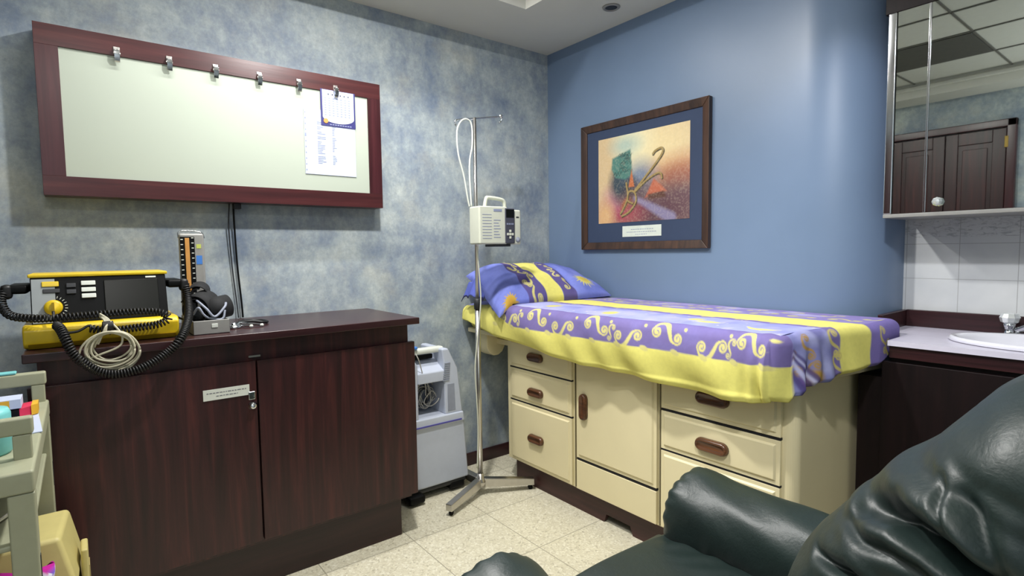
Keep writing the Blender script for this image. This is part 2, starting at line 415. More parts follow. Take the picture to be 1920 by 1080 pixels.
# small cove moulding round the raised part
g = G(); t = .03
g.box(a0, a1, b1-t, b1, H+.06, H+.09); g.box(a0, a1, b0, b0+t, H+.06, H+.09); g.box(a0, a0+t, b0, b1, H+.06, H+.09); g.box(a1-t, a1, b0, b1, H+.06, H+.09)
st(g.mk('trim_2', 'ceil', bevel=.006))
def downlight(x, y, z, label):
    t = thing('downlight', (x, y, z), label, 'ceiling light')
    G().lathe([(.045, 0), (.045, -.004), (.039, -.008), (.032, -.006), (.030, .0)], (x, y, z-.0005), 'z', 32).mk('rim', 'grey', t, smooth=True)
    G().lathe([(.030, -.002), (.025, -.004), (.0, -.004)], (x, y, z-.002), 'z', 24).mk('lens', 'dgrey', t)
downlight(-.204, -.719, H, 'small round recessed downlight set in the ceiling near the blue wall')
# baseboards
st(G().box(-3.45, -.012, -.014, 0, 0, .075).mk('baseboard_left', 'mahog_x', bevel=.003))
st(G().box(-.014, 0, -.29, -.0, 0, .075).mk('baseboard_right', 'mahog_y', bevel=.003))
st(G().box(XO, XO+.014, -.78, -.02, 0, .075).mk('baseboard_opposite', 'mahog_y', bevel=.003))
# double cupboard door in the opposite wall (seen in the mirror)
g = G(); X = XO
g.box(X, X+.05, -1.66, -1.60, 0, 2.26); g.box(X, X+.05, -.80, -.74, 0, 2.26); g.box(X, X+.05, -.20, -.14, 0, 2.26); g.box(X, X+.05, -1.66, -.14, 2.20, 2.26)
dr = st(g.mk('door_1', 'frame_z', bevel=.006, origin=(X, -1.2, 0)))
def leaf(ya, yb):
    g = G(); X = XO+.002; w = .085
    g.box(X, X+.03, ya, yb, .01, 2.19)
    g.box(X+.03, X+.042, ya, ya+w, .01, 2.19); g.box(X+.03, X+.042, yb-w, yb, .01, 2.19)
    for z0, z1 in ((.01, .12), (1.0, 1.1), (2.09, 2.19)): g.box(X+.03, X+.042, ya+w, yb-w, z0, z1)
    g.box(X+.03, X+.038, ya+w+.03, yb-w-.03, 1.14, 2.05); g.box(X+.03, X+.038, ya+w+.03, yb-w-.03, .16, .96)
    return g.mk('door_leaf', 'mahog_z', dr, bevel=.006)
leaf(-1.598, -1.205); leaf(-1.199, -.803); leaf(-.737, -.203)
for y in (-1.6, -.80, -.74):
    for z in (.3, 2.08): G().box(XO+.044, XO+.052, y-.012, y+.012, z-.045, z+.045).mk('hinge', 'brass', dr, bevel=.002)

# ------------------------------------------------------------------ low dark cabinet
t = thing('low_cabinet', (-1.9, -.27, 0), 'dark mahogany low cabinet with two doors under the noticeboard', 'cabinet')
G().box(-2.53, -1.287, -.50, -.02, .17, .952).mk('carcass', 'mahog_z', t, bevel=.002)
G().box(-2.56, -1.257, -.556, -.004, .952, .98).mk('top_panel', 'mahog_x', t, bevel=.003)
G().box(-2.49, -1.333, -.485, -.05, 0, .172).mk('plinth', 'plinth', t, bevel=.002)
for x0, x1 in ((-2.555, -1.921), (-1.915, -1.268)):
    d = G().box(x0, x1, -.525, -.501, .19, .873).mk('door', 'mahog_z', t, bevel=.002)
    if x0 < -2:
        l = G().lathe([(.0, -.016), (.009, -.016), (.012, -.012), (.012, -.002), (.016, 0)], (-1.937, -.525, .71), 'y', 20).mk('lock', 'chrome', d, smooth=True)
        G().box(-1.951, -1.927, -.531, -.525, .732, .762).mk('lock_plate', 'chrome', d, bevel=.003)
        sg = G().box(-2.096, -1.946, -.528, -.525, .752, .790).mk('label_plate', 'white', d)
        random.seed(3)
        for z, xa, xb in ((.777, -2.085, -1.957), (.765, -2.055, -1.985)):
            x = xa; g = G()
            while x < xb: w = random.uniform(.004, .012); g.box(x, min(xb, x+w), -.5285, -.528, z-.0015, z+.0015); x += w+.0028
            g.mk('text_line', 'softink', sg)
sdk = G().box(-1.94, -1.90, -.512, -.503, .885, .892).mk('catch', 'steel', t)

# ------------------------------------------------------------------ noticeboard with clips and papers
t = thing('noticeboard', (-1.85, -.05, 1.8), 'long white noticeboard in a thick dark red wooden frame on the mottled wall', 'noticeboard')
x0, x1, z0, z1 = -2.50, -1.20, 1.486, 2.090; fx0, fx1, fz0, fz1 = -2.433, -1.266, 1.556, 2.016
for nm, mt, b in (('frame_rail', 'frame_x', (x0, x1, fz1, z1)), ('frame_rail', 'frame_x', (x0, x1, z0, fz0)), ('frame_stile', 'frame_z', (x0, fx0, fz0, fz1)), ('frame_stile', 'frame_z', (fx1, x1, fz0, fz1))):
    G().box(b[0], b[1], -.10, -.001, b[2], b[3]).mk(nm, mt, t, bevel=.0008)
G().box(fx0, fx1, -.094, -.02, fz0, fz1).mk('writing_surface', 'board', t)
names = ['leftmost silver clip on the top rail of the noticeboard', 'second silver clip from the left on the noticeboard rail', 'third silver clip from the left on the noticeboard rail', 'fourth silver clip from the left on the noticeboard rail', 'fifth silver clip from the left, empty, next to the calendar', 'rightmost silver clip, holding the small calendar on the noticeboard']
for i, x in enumerate((-2.261, -2.092, -1.928, -1.759, -1.592, -1.424)):
    c = thing('board_clip', (x, -.11, 2.02), names[i], 'clip', 'silver clips along the noticeboard')
    zc = 2.018
    G().box(x-.010, x+.010, -.1045, -.1005, zc+.002, zc+.030).mk('mount', 'steel', c, bevel=.001)
    G().prism([(-.1045, zc+.022), (-.120, zc+.016), (-.121, zc-.010), (-.112, zc-.028), (-.108, zc-.026), (-.114, zc-.008), (-.112, zc+.010), (-.1045, zc+.014)], 'x', x-.009, x+.009).mk('jaw', 'chrome', c, bevel=.001)
    G().tube([(x-.011, -.112, zc+.004), (x+.011, -.112, zc+.004)], .004, 8).mk('spring', 'steel', c)
# sheet in a plastic sleeve
t = thing('paper_sheet', (-1.45, -.097, 1.63), 'white printed sheet in a clear sleeve hung below the small calendar', 'paper')
G().box(-1.574, -1.333, -.0975, -.095, 1.630, 1.925).mk('page', 'paper', t)
ga = G(); gb = G(); random.seed(5)
for i in range(26):
    z = 1.87-i*.0075
    for xa, xb, g in ((-1.515, -1.475, ga), (-1.445, -1.425, gb)):
        if random.random() < .85: g.box(xa, xa+random.uniform(.4, 1)*(xb-xa), -.0982, -.0975, z-.0018, z+.0018)
ga.mk('printed_column', 'ink', t); gb.mk('printed_column', 'ink', t)
g = G()
for i in range(11): g.box(-1.571, -1.566, -.0982, -.0975, 1.645+i*.026, 1.652+i*.026)
g.box(-1.572, -1.565, -.0984, -.0975, 1.80, 1.815); g.mk('punch_holes', 'ink', t)
# calendar
t = thing('calendar', (-1.41, -.108, 1.85), 'small calendar with navy border and orange emblem clipped at board top right', 'calendar')
ca_ = G().box(-1.496, -1.330, -.1005, -.098, 1.858, 2.024).mk('backing', 'navy', t)
pts = [(-1.488, 2.022), (-1.338, 2.022), (-1.338, 1.90)] + [(-1.413+.075*math.cos(a), 1.90+.028*math.sin(a)*1.0) for a in np.linspace(0, -PI, 18)[1:]] 
G().prism(pts, 'y', -.1018, -.1005).mk('page', 'paper', t)
g = G(); random.seed(9)
for r in range(8):
    for c in range(7): g.box(-1.479+c*.019, -1.470+c*.019, -.1022, -.1018, 1.905+r*.011, 1.910+r*.011)
g.mk('date_grid', 'ink', t)
g = G()
for i in range(6): g.box(-1.462+i*.019, -1.456+i*.019, -.1022, -.1018, 2.000, 2.006)
g.mk('lettering', 'inkdark', t); g = G()
for i in range(9): g.box(-1.455+i*.012, -1.447+i*.012, -.1010, -.1004, 1.8635, 1.8675)
g.mk('footer_text', 'ink', t)
G().lathe([(.0, -.0012), (.011, -.001), (.011, 0)], (-1.474, -.1015, 1.880), 'y', 20).mk('emblem', 'orange', t)
# dark wires under the board
t = thing('wire', (-1.87, -.02, .98), 'pair of thin black wires hanging from under the noticeboard to the cabinet', 'cable')
g = G(); g.tube(spline([(-1.870, -.03, 1.486), (-1.868, -.02, 1.40), (-1.862, -.014, 1.22), (-1.852, -.016, 1.05), (-1.850, -.02, .984)]), .004)
g.mk('strand', 'black', t, smooth=True)
g = G(); g.tube(spline([(-1.886, -.03, 1.486), (-1.890, -.018, 1.38), (-1.882, -.012, 1.2), (-1.871, -.014, 1.05), (-1.868, -.02, .984)]), .0028); g.mk('strand', 'dgrey', t, smooth=True)
G().box(-1.872, -1.842, -.05, -.02, 1.462, 1.486).mk('junction_box', 'dgrey', t, bevel=.003)

# ------------------------------------------------------------------ defibrillator
t = thing('defibrillator', (-2.36, -.33, .98), 'yellow and black portable defibrillator with round yellow dial on the cabinet', 'medical device')
# base: prism with a lip, in YZ, along X
G().prism([(-.475, .996), (-.460, .983), (-.16, .983), (-.15, 1.01), (-.15, 1.055), (-.462, 1.055), (-.48, 1.04)], 'x', -2.560, -2.150).mk('base_housing', 'yellow', t, bevel=.006)
G().prism([(-.478, .998), (-.462, .982), (-.2, .982), (-.2, .999)], 'x', -2.548, -2.162).mk('base_skirt', 'dkyellow', t)
G().prism([(-.445, 1.054), (-.16, 1.054), (-.16, 1.20), (-.40, 1.20)], 'x', -2.538, -2.176).mk('housing', 'black', t, bevel=.004)
G().prism([(-.405, 1.199), (-.155, 1.199), (-.155, 1.210), (-.405, 1.210)], 'x', -2.543, -2.170).mk('top_rim', 'yellow', t, bevel=.003)
# tilted front face helper: y for a given z
def fy(z, off=0): return -.445+(z-1.054)/.146*.045-off
def fplate(x0, x1, z0, z1, th=.003): 
    return G().hexa([(x0, fy(z0, th), z0), (x1, fy(z0, th), z0), (x1, fy(z0), z0), (x0, fy(z0), z0), (x0, fy(z1, th), z1), (x1, fy(z1, th), z1), (x1, fy(z1), z1), (x0, fy(z1), z1)])
fplate(-2.535, -2.478, 1.058, 1.194).mk('control_plate', 'greyplate', t)
fplate(-2.352, -2.200, 1.075, 1.185, .004).mk('screen', 'screen', t, bevel=.002)
g = fplate(-2.510, -2.468, 1.170, 1.186, .007); g.mk('button', 'yellow', t, bevel=.002)
fplate(-2.508, -2.466, 1.150, 1.163, .006).mk('button', 'dgrey', t, bevel=.002)
for z in (1.172, 1.152): fplate(-2.450, -2.425, z-.007, z+.007, .006).mk('button', 'dgrey', t, bevel=.002)
for z in (1.178, 1.157, 1.137): fplate(-2.412, -2.374, z-.007, z+.007, .007).mk('button', 'white', t, bevel=.002)
fplate(-2.235, -2.205, 1.189, 1.194, .004).mk('badge', 'white', t)
k = G().lathe([(.0, -.022), (.020, -.022), (.023, -.018), (.024, 0)], (-2.484, fy(1.105), 1.105), 'y', 32).mk('dial', 'yellow', t, smooth=True)
G().hexa([(-2.487, fy(1.105)-.027, 1.087), (-2.481, fy(1.105)-.027, 1.087), (-2.481, fy(1.105)-.021, 1.087), (-2.487, fy(1.105)-.021, 1.087), (-2.487, fy(1.105)-.027, 1.122), (-2.481, fy(1.105)-.027, 1.122), (-2.481, fy(1.105)-.021, 1.122), (-2.487, fy(1.105)-.021, 1.122)]).mk('pointer', 'dkyellow', k)
g = G()
for i in range(9):
    a = -PI*.35+i*PI*.7/8+0.15; cx, cz = -2.484, 1.105; r0, r1 = .029, .036
    p0 = (cx+r0*math.cos(a), cz+r0*math.sin(a)); p1 = (cx+r1*math.cos(a), cz+r1*math.sin(a))
    g.tube([(p0[0], fy(p0[1], .0035), p0[1]), (p1[0], fy(p1[1], .0035), p1[1])], .0009, 4)
g.mk('dial_marks', 'white', t)
# paddles clipped at both sides
for sx, x in ((-1, -2.543), (1, -2.171)):
    p = G().box(min(x, x+sx*.052), max(x, x+sx*.052), -.40, -.20, 1.150, 1.178).mk('paddle', 'black', t, bevel=.008)
    G().box(min(x+sx*.038, x+sx*.066), max(x+sx*.038, x+sx*.066), -.405, -.36, 1.135, 1.18).mk('paddle_grip', 'blackrub', p, bevel=.01)
tagit(G().tube(coil([(-2.60, -.385, 1.165), (-2.606, -.42, 1.13), (-2.588, -.45, 1.092), (-2.545, -.475, 1.080), (-2.49, -.497, 1.077), (-2.42, -.50, 1.078), (-2.34, -.50, 1.080), (-2.26, -.50, 1.080), (-2.205, -.505, 1.072), (-2.185, -.515, 1.052), (-2.215, -.52, 1.036), (-2.28, -.52, 1.030), (-2.35, -.52, 1.027), (-2.40, -.52, 1.040)], .0105, .0098), .0030, 6).mk('coiled_cord', 'blackrub', smooth=True), 'black coiled cord lying across the yellow front of the defibrillator', 'cable')
tagit(G().tube(coil([(-2.115, -.39, 1.160), (-2.112, -.42, 1.10), (-2.125, -.50, 1.045), (-2.16, -.585, .990), (-2.205, -.59, .945), (-2.262, -.595, .912), (-2.32, -.597, .899), (-2.368, -.596, .905), (-2.410, -.593, .936), (-2.440, -.59, .972), (-2.455, -.58, 1.013), (-2.466, -.55, 1.044), (-2.477, -.51, 1.055)], .0115, .0082), .0031, 6).mk('coiled_cord', 'blackrub', smooth=True), 'black coiled cord hanging in a big loop over the cabinet edge', 'cable')
tagit(G().tube(spline([(-2.484, -.475, 1.095), (-2.480, -.51, 1.06), (-2.47, -.525, 1.035), (-2.43, -.53, 1.033), (-2.40, -.525, 1.048), (-2.388, -.53, 1.04)]), .004, 8).mk('cable', 'blackrub', smooth=True), 'short plain black cable below the yellow dial', 'cable')
# cream ECG lead bundle
g = G(); random.seed(12)
for i in range(7):
    rx = .050+.006*i*(.7); rz = .042+.0055*i*.7; cx = -2.345+random.uniform(-.008, .008); cz = .985-i*.0035; ph = random.uniform(0, 6)
    P = [(cx+rx*math.cos(a)*(1+.04*math.sin(2*a+ph)), -.575-.0035*(i % 4)+.006*math.sin(a+ph)-.004, cz+rz*math.sin(a)+.006*math.sin(3*a+ph)*.4) for a in np.linspace(0, 2*PI, 44)]
    g.tube(P, .0033, 6)
for i in range(4):
    P = spline([(-2.405+.008*i, -.57, .965+.01*i), (-2.395+.006*i, -.575, 1.0), (-2.36, -.575, 1.03+.004*i), (-2.36+.004*i, -.55, 1.062), (-2.37, -.53, 1.075+.003*i)])
    g.tube(P, .0032, 6)
g.tube(spline([(-2.345, -.56, 1.06), (-2.32, -.58, 1.02), (-2.325, -.585, .985), (-2.37, -.585, .965), (-2.41, -.58, .955), (-2.40, -.58, 1.0)]), .0033, 6)
tagit(g.mk('lead_bundle', 'lead', smooth=True), 'coiled bundle of cream cables hanging in front of the cabinet top', 'cable')
tagit(G().lathe([(.0, -.016), (.016, -.014), (.017, .014), (.0, .016)], (-2.352, -.555, 1.045), 'x', 16).mk('cable_strap', 'blackrub', bevel=.002), 'black strap tied round the top of the cream cable bundle', 'strap')

# ------------------------------------------------------------------ mercury blood pressure gauge
rz = math.atan2(-.455+.387, -1.986+2.118)*.4
c0 = (-2.05, -.35)
t = thing('blood_pressure_gauge', (c0[0], c0[1], .98), 'upright mercury blood pressure gauge with amber scale in an open grey case', 'medical device')
g = G(); X0, X1, Y0, Y1 = -2.108, -1.990, -.475, -.19; w = .004
g.box(X0, X1, Y0, Y1, .981, .985)
for b in ((X0, X1, Y0, Y0+w), (X0, X1, Y1-w, Y1), (X0, X0+w, Y0, Y1), (X1-w, X1, Y0, Y1)): g.box(*b, .981, 1.030)
g.mk('case', 'grey', t, bevel=.002)
G().box(-2.050, -2.030, Y0-.0025, Y0, 1.003, 1.017).mk('latch', 'white', t, bevel=.001)
xa, xb, yb = -2.108, -2.022, -.235
G().box(xa, xb, yb, yb+.022, 1.0, 1.348).mk('column_case', 'grey', t, bevel=.008)
G().box(xa+.003, xa+.052, yb-.003, yb, 1.02, 1.335).mk('scale_plate', 'black', t)
g = G(); g2 = G()
for i in range(15):
    z = 1.05+i*.0195; g.box(xa+.005, xa+.013, yb-.0036, yb-.003, z, z+.003); g2.box(xa+.041, xa+.049, yb-.0036, yb-.003, z+.006, z+.009)
g.mk('scale_marks', 'white', t); g2.mk('scale_marks', 'white', t)
G().box(xa+.019, xa+.034, yb-.0055, yb-.003, 1.05, 1.33).mk('mercury_tube', 'scaleor', t, bevel=.001)
G().box(xa+.058, xa+.074, yb-.001, yb, 1.290, 1.306).mk('sticker', 'greenst', t)
G().box(xa+.056, xa+.076, yb-.001, yb, 1.228, 1.262).mk('sticker', 'blueprint', t)
G().tube(spline([(xa, yb+.01, 1.33), (xa+.002, yb+.008, 1.352), (xa+.03, yb+.008, 1.358), (xb-.01, yb+.008, 1.352), (xb+.002, yb+.01, 1.33)]), .003).mk('bail', 'chrome', t, smooth=True)
cf = thing('blood_pressure_cuff', (-2.05, -.36, .99), 'black rolled cuff with grey tubing stuffed in the gauge case', 'medical device')
g = G(); random.seed(4)
def roll(cx, cy, cz, r, L, a, n=1.6):
    P = []; V = []; F = []; m = 46
    for i in range(m):
        tt = i/(m-1)*n*2*PI+.6; rr = r*(1-.35*i/m); P.append((rr*math.cos(tt), rr*math.sin(tt)))
    th = .004; ax = Vector((math.cos(a), math.sin(a), .15)).normalized(); sd = Vector((-math.sin(a), math.cos(a), 0)); upv = ax.cross(sd)
    for k in (0, 1):
        for (u, v) in P:
            for q in (1, 1-th/r):
                V.append(Vector((cx, cy, cz))+ax*L*(k-.5)+sd*u*q+upv*v*q)
    S = 2*m
    for i in range(m-1):
        a0 = 2*i; F += [(a0, a0+2, S+a0+2, S+a0), (a0+1, S+a0+1, S+a0+3, a0+3), (a0, a0+1, a0+3, a0+2), (S+a0, S+a0+2, S+a0+3, S+a0+1)]
    return V, F
V, F = roll(-2.065, -.37, 1.072, .055, .10, 1.0); g.add(V, F)
V, F = roll(-2.015, -.385, 1.062, .047, .085, .3, 1.3); g.add(V, F)
V, F = roll(-2.06, -.31, 1.12, .038, .09, 1.3, 1.2); g.add(V, F)
g.mk('cuff', 'blackfab', cf, smooth=True)
g = G(); g.tube(spline([(-2.085, -.42, 1.10), (-2.06, -.45, 1.07), (-2.035, -.455, 1.04), (-2.0, -.44, 1.07), (-1.99, -.42, 1.085)]), .0045, 8)
g.tube(spline([(-2.10, -.43, 1.05), (-2.085, -.45, 1.075), (-2.07, -.455, 1.05), (-2.05, -.45, 1.035), (-2.01, -.45, 1.03), (-1.998, -.44, 1.06)]), .004, 8)
g.mk('tubing', 'mgrey', cf, smooth=True)
tagit(G().tube(spline([(-2.145, -.30, 1.04), (-2.12, -.34, 1.028), (-2.115, -.38, 1.04), (-2.09, -.40, 1.04)]), .004, 8).mk('cable', 'blackrub', smooth=True), 'short dark tube between the defibrillator and the gauge case', 'tube')
# stethoscope
t = thing('stethoscope', (-1.9, -.3, .98), 'stethoscope with steel earpieces and black tube lying on the cabinet', 'stethoscope')
g = G(); z = .9875
g.tube(spline([(-1.955, -.34, z), (-1.93, -.28, z), (-1.90, -.24, z+.004), (-1.855, -.22, z+.002), (-1.82, -.24, z), (-1.815, -.29, z), (-1.84, -.32, z+.003), (-1.88, -.31, z+.009), (-1.92, -.30, z+.006)]), .0055, 8)
g.mk('tubing', 'blackrub', t, smooth=True)
g = G(); g.tube(spline([(-1.92, -.30, z+.006), (-1.90, -.335, z+.002), (-1.875, -.36, z), (-1.86, -.385, z)]), .0045, 8); g.tube(spline([(-1.92, -.30, z+.006), (-1.935, -.34, z+.002), (-1.915, -.375, z), (-1.90, -.39, z)]), .0045, 8)
g.mk('headset', 'chrome', t, smooth=True)
G().lathe([(.0, 0), (.025, 0), (.027, .004), (.020, .010), (.009, .013), (.008, .020), (.0, .021)], (-1.955, -.36, .981), 'z', 24).mk('chestpiece', 'chrome', t, smooth=True)
for p in ((-1.86, -.387, .987), (-1.90, -.394, .987)): G().lathe([(.0, -.007), (.006, -.004), (.006, .004), (.0, .007)], p, 'x', 12).mk('ear_tip', 'white', t, smooth=True)
g = G()
# ------------------------------------------------------------------ oxygen concentrator
t = thing('oxygen_concentrator', (-1.0, -.15, 0), 'pale grey wheeled oxygen concentrator standing beside the dark cabinet', 'medical device')
yf, yk = -.26, -.03
G().prism([(-1.20, .062), (-.822, .062), (-.846, .395), (-1.20, .395)], 'y', yf, yk).mk('lower_body', 'lgrey', t, bevel=.012)
G().prism([(-1.205, .372), (-.846, .372), (-.853, .425), (-1.205, .425)], 'y', yf-.008, yk+.004).mk('belt', 'lgrey', t, bevel=.008)
G().prism([(-1.20, .382), (-.868, .382), (-.868, .389), (-1.20, .389)], 'y', yf-.011, yf-.007).mk('stripe', 'purple', t)
G().prism([(-.960, .42), (-.853, .42), (-.880, .66), (-.935, .768), (-.975, .768), (-.965, .70)], 'y', yf, yk).mk('side_wall', 'lgrey', t, bevel=.010)
G().prism([(-1.20, .42), (-1.112, .42), (-1.112, .70), (-1.16, .768), (-1.20, .768)], 'y', yf, yk).mk('side_wall', 'lgrey', t, bevel=.010)
G().box(-1.19, -.86, -.10, yk, .42, .74).mk('back_wall', 'mgrey', t, bevel=.006)
G().prism([(-.26, .60), (-.10, .655), (-.10, .715), (-.15, .715), (-.26, .655)], 'x', -1.115, -.955).mk('control_shelf', 'lgrey', t, bevel=.006)
G().box(-1.19, -.94, -.225, -.18, .745, .775).mk('handle', 'white', t, bevel=.010)
G().box(-1.10, -.985, -.185, -.14, .712, .735).mk('hand_slot', 'black', t, bevel=.004)
G().prism([(-.945, .44), (-.90, .44), (-.905, .58), (-.945, .58)], 'y', yf-.002, yf+.002).mk('side_vent', 'mgrey', t)
g = G()
for i in range(9): g.box(-.972+.006*(i*.25), -.935+.004*i*.25, -.2635, -.2600, .60+i*.011, .605+i*.011)
g.mk('vent_slots', 'mgrey', t)
G().box(-1.20, -.835, -.25, -.04, .038, .064).mk('base_tray', 'dgrey', t, bevel=.008)
for x, y in ((-1.15, -.262), (-.89, -.22), (-1.15, -.05), (-.87, -.05)):
    c = G().box(x-.045, x+.045, y-.035, y+.03, .012, .052).mk('caster', 'black', t, bevel=.012)
    G().tube([(x-.02, y, .018), (x+.02, y, .018)], .0175, 16).mk('wheel', 'blackrub', c, smooth=True)
g = G(); random.seed(21)
for i in range(7):
    rx = random.uniform(.03, .055); rz_ = random.uniform(.04, .075); cx = -1.035+random.uniform(-.025, .03); cz = .52+random.uniform(-.03, .03); y = -.14-random.uniform(0, .08); ph = random.uniform(0, 6)
    g.tube([(cx+rx*math.cos(a)*(1+.15*math.sin(2*a+ph)), y+.015*math.sin(a*1.5+ph), max(.431, cz+rz_*math.sin(a))) for a in np.linspace(0, 2*PI, 36)], .0028, 6)
g.tube(spline([(-1.125, -.265, .76), (-1.11, -.27, .72), (-1.07, -.24, .62), (-1.04, -.2, .57), (-1.03, -.18, .52)]), .0028, 6)
tagit(g.mk('tubing', 'tubing', smooth=True), 'tangle of clear tubing kept in the hollow of the oxygen concentrator', 'tube')
g = G(); random.seed(22)
for i in range(3):
    rx = random.uniform(.03, .045); cx = -1.03; cz = .51; y = -.12-.02*i
    g.tube([(cx+rx*math.cos(a), y, cz+rx*1.3*math.sin(a)) for a in np.linspace(0, 2*PI, 30)], .003, 6)
tagit(g.mk('cable', 'dgrey', smooth=True), 'coiled dark cable behind the clear tubing in the concentrator', 'cable')
tagit(G().box(-1.150, -1.098, -.236, -.206, .776, .790).mk('plastic_stopper', 'blueprint', bevel=.004), 'small bright blue stopper on top of the grey oxygen concentrator', 'cap')

# ------------------------------------------------------------------ drip stand and pump
px_, py_ = -.822, -.367
t = thing('drip_stand', (px_, py_, 0), 'steel drip stand on a three legged base beside the couch', 'drip stand')
G().tube([(px_, py_, .04), (px_, py_, 1.0)], .0135, 16).mk('pole', 'steel', t, smooth=True)
G().tube([(px_, py_, 1.0), (px_+.001, py_, 1.93)], .0095, 16).mk('inner_pole', 'steel', t, smooth=True)
G().lathe([(.018, 0), (.018, .05), (.012, .055)], (px_, py_, .97), 'z', 16).mk('collar', 'dgrey', t, smooth=True)
g = G(); g.tube(spline([(px_-.105, py_, 1.875), (px_-.112, py_, 1.888), (px_-.10, py_, 1.905), (px_, py_, 1.925), (px_+.10, py_, 1.945), (px_+.165, py_, 1.955), (px_+.168, py_, 1.935), (px_+.155, py_, 1.925)]), .0042, 8)
g.mk('hook_arm', 'chrome', t, smooth=True)
G().lathe([(.0, .0), (.012, .003), (.014, .014), (.0, .022)], (px_+.166, py_, 1.948), 'z', 16).mk('hook_end', 'chrome', t, smooth=True)
G().lathe([(.03, .045), (.03, .075), (.02, .085), (.016, .11)], (px_, py_, 0), 'z', 20).mk('hub', 'steel', t, smooth=True)
for a in (203, -27, 84):
    a = math.radians(a); L = .285; dx, dy = math.cos(a), math.sin(a); nx, ny = -dy, dx; w = .018
    V = []
    for d, zt in ((.02, .086), (L, .060)):
        for s2 in (-1, 1): V += [(px_+dx*d+nx*w*s2, py_+dy*d+ny*w*s2, zt-.046 if d < .1 else zt-.034), (px_+dx*d+nx*w*s2, py_+dy*d+ny*w*s2, zt)]
    # order to box
    V2 = [V[0], V[2], V[6], V[4], V[1], V[3], V[7], V[5]]
    lg = G().hexa(V2).mk('leg', 'steel', t, bevel=.003)
    cx, cy = px_+dx*(L-.02), py_+dy*(L-.02)
    G().tube([(cx-nx*.006, cy-ny*.006, .0125), (cx+nx*.006, cy+ny*.006, .0125)], .0125, 16).mk('caster', 'black', lg, smooth=True)
    G().box(cx-.004, cx+.004, cy-.004, cy+.004, .012, .030).mk('caster_stem', 'steel', lg)
def rotg(g, rz): return g.rot(rz, (px_, py_))
RZ = math.radians(-4)
t = thing('infusion_pump', (px_, py_-.06, 1.30), 'off-white infusion pump with dark keypad panel clamped on the drip stand', 'medical device')
yb_, yfp = py_-.018, py_-.115
rotg(G().box(px_-.05, px_+.115, yfp, yb_, 1.298, 1.484), RZ).mk('housing', 'offwhite', t, bevel=.008)
def py2(x0, x1, z0, z1, y0=yfp-.0015, y1=yfp+.002): return rotg(G().box(x0, x1, y0, y1, z0, z1), RZ)
py2(px_-.048, px_+.110, 1.302, 1.481, yfp-.006, yfp).mk('front_cover', 'offwhite', t, bevel=.004)
g = G()
for i in range(9): g.box(px_-.035, px_+.018, yfp-.0068, yfp-.006, 1.325+i*.0145, 1.3275+i*.0145)
rotg(g, RZ).mk('printed_lines', 'ink', t)
g = G()
for i in range(7): g.box(px_+.030, px_+.070-.006*(i % 3), yfp-.0068, yfp-.006, 1.33+i*.014, 1.3335+i*.014)
rotg(g, RZ).mk('printed_lines', 'ink', t)
py2(px_+.030, px_+.078, 1.458, 1.470, yfp-.0072, yfp-.006).mk('brand_strip', 'ink', t)
pn = py2(px_+.096, px_+.152, 1.302, 1.476, yfp-.010, yfp+.03); pn.mk('control_panel', 'inkdark', t, bevel=.004)
py2(px_+.101, px_+.147, 1.430, 1.470, yfp-.0112, yfp-.010).mk('display', 'screen', t)
g = G()
for i in range(4): g.box(px_+.104+i*.011, px_+.110+i*.011, yfp-.0115, yfp-.010, 1.394, 1.402)
rotg(g, RZ).mk('key', 'ink', t)
g = G(); cx, cz = px_+.124, 1.347
for dx, dz in ((0, .016), (0, -.016), (.014, 0), (-.014, 0), (0, 0)): g.box(cx+dx-.006, cx+dx+.006, yfp-.0125, yfp-.010, cz+dz-.006, cz+dz+.006)
rotg(g, RZ).mk('arrow_key', 'offwhite', t, bevel=.001)
rotg(G().box(px_+.152, px_+.196, yfp-.002, yb_-.01, 1.296, 1.470), RZ).mk('door', 'offwhite', t, bevel=.008)
rotg(G().box(px_+.166, px_+.182, yfp-.0035, yfp-.001, 1.43, 1.436), RZ).mk('door_slot', 'dgrey', t)
rotg(G().lathe([(.0, -.006), (.012, -.005), (.014, .0)], (px_+.175, yfp-.002, 1.32), 'y', 20), RZ).mk('door_lock', 'mgrey', t, smooth=True)
g = G(); 
g.tube(spline([(px_+.012, yfp+.05, 1.48), (px_+.022, yfp+.05, 1.522), (px_+.035, yfp+.05, 1.53), (px_+.105, yfp+.05, 1.524), (px_+.128, yfp+.05, 1.512), (px_+.132, yfp+.05, 1.48)], 6), .0095, 10)
rotg(g, RZ).mk('carry_handle', 'offwhite', t, smooth=True)
rotg(G().box(px_-.022, px_+.022, py_-.022, py_+.028, 1.37, 1.42), RZ).mk('pole_clamp', 'dgrey', t, bevel=.005)
rotg(G().box(px_+.04, px_+.14, yfp+.01, yb_, 1.286, 1.300), RZ).mk('foot', 'dgrey', t, bevel=.003)
g = G(); y = py_-.012
g.tube(spline([(-.868, y, 1.486), (-.878, y, 1.53), (-.898, y, 1.637), (-.927, y, 1.738), (-.933, y, 1.84), (-.915, y, 1.89), (-.885, y, 1.912), (-.855, y, 1.905), (-.843, y, 1.865), (-.845, y, 1.786), (-.860, y, 1.719), (-.866, y-.004, 1.64), (-.860, y-.006, 1.486)]), .0042, 8)
tagit(g.mk('drip_line', 'white', smooth=True), 'white tube looped over the left hook of the drip stand', 'tube')
g = G(); g.tube(spline([(-.842, -.40, 1.29), (-.830, -.395, 1.19), (-.818, -.392, 1.02), (-.836, -.39, .86), (-.858, -.39, .68), (-.852, -.39, .51), (-.846, -.388, .36), (-.852, -.385, .15)]), .0036, 8)
tagit(g.mk('power_cord', 'offwhite', smooth=True), 'thin off-white cord winding down along the steel drip stand pole', 'cable')

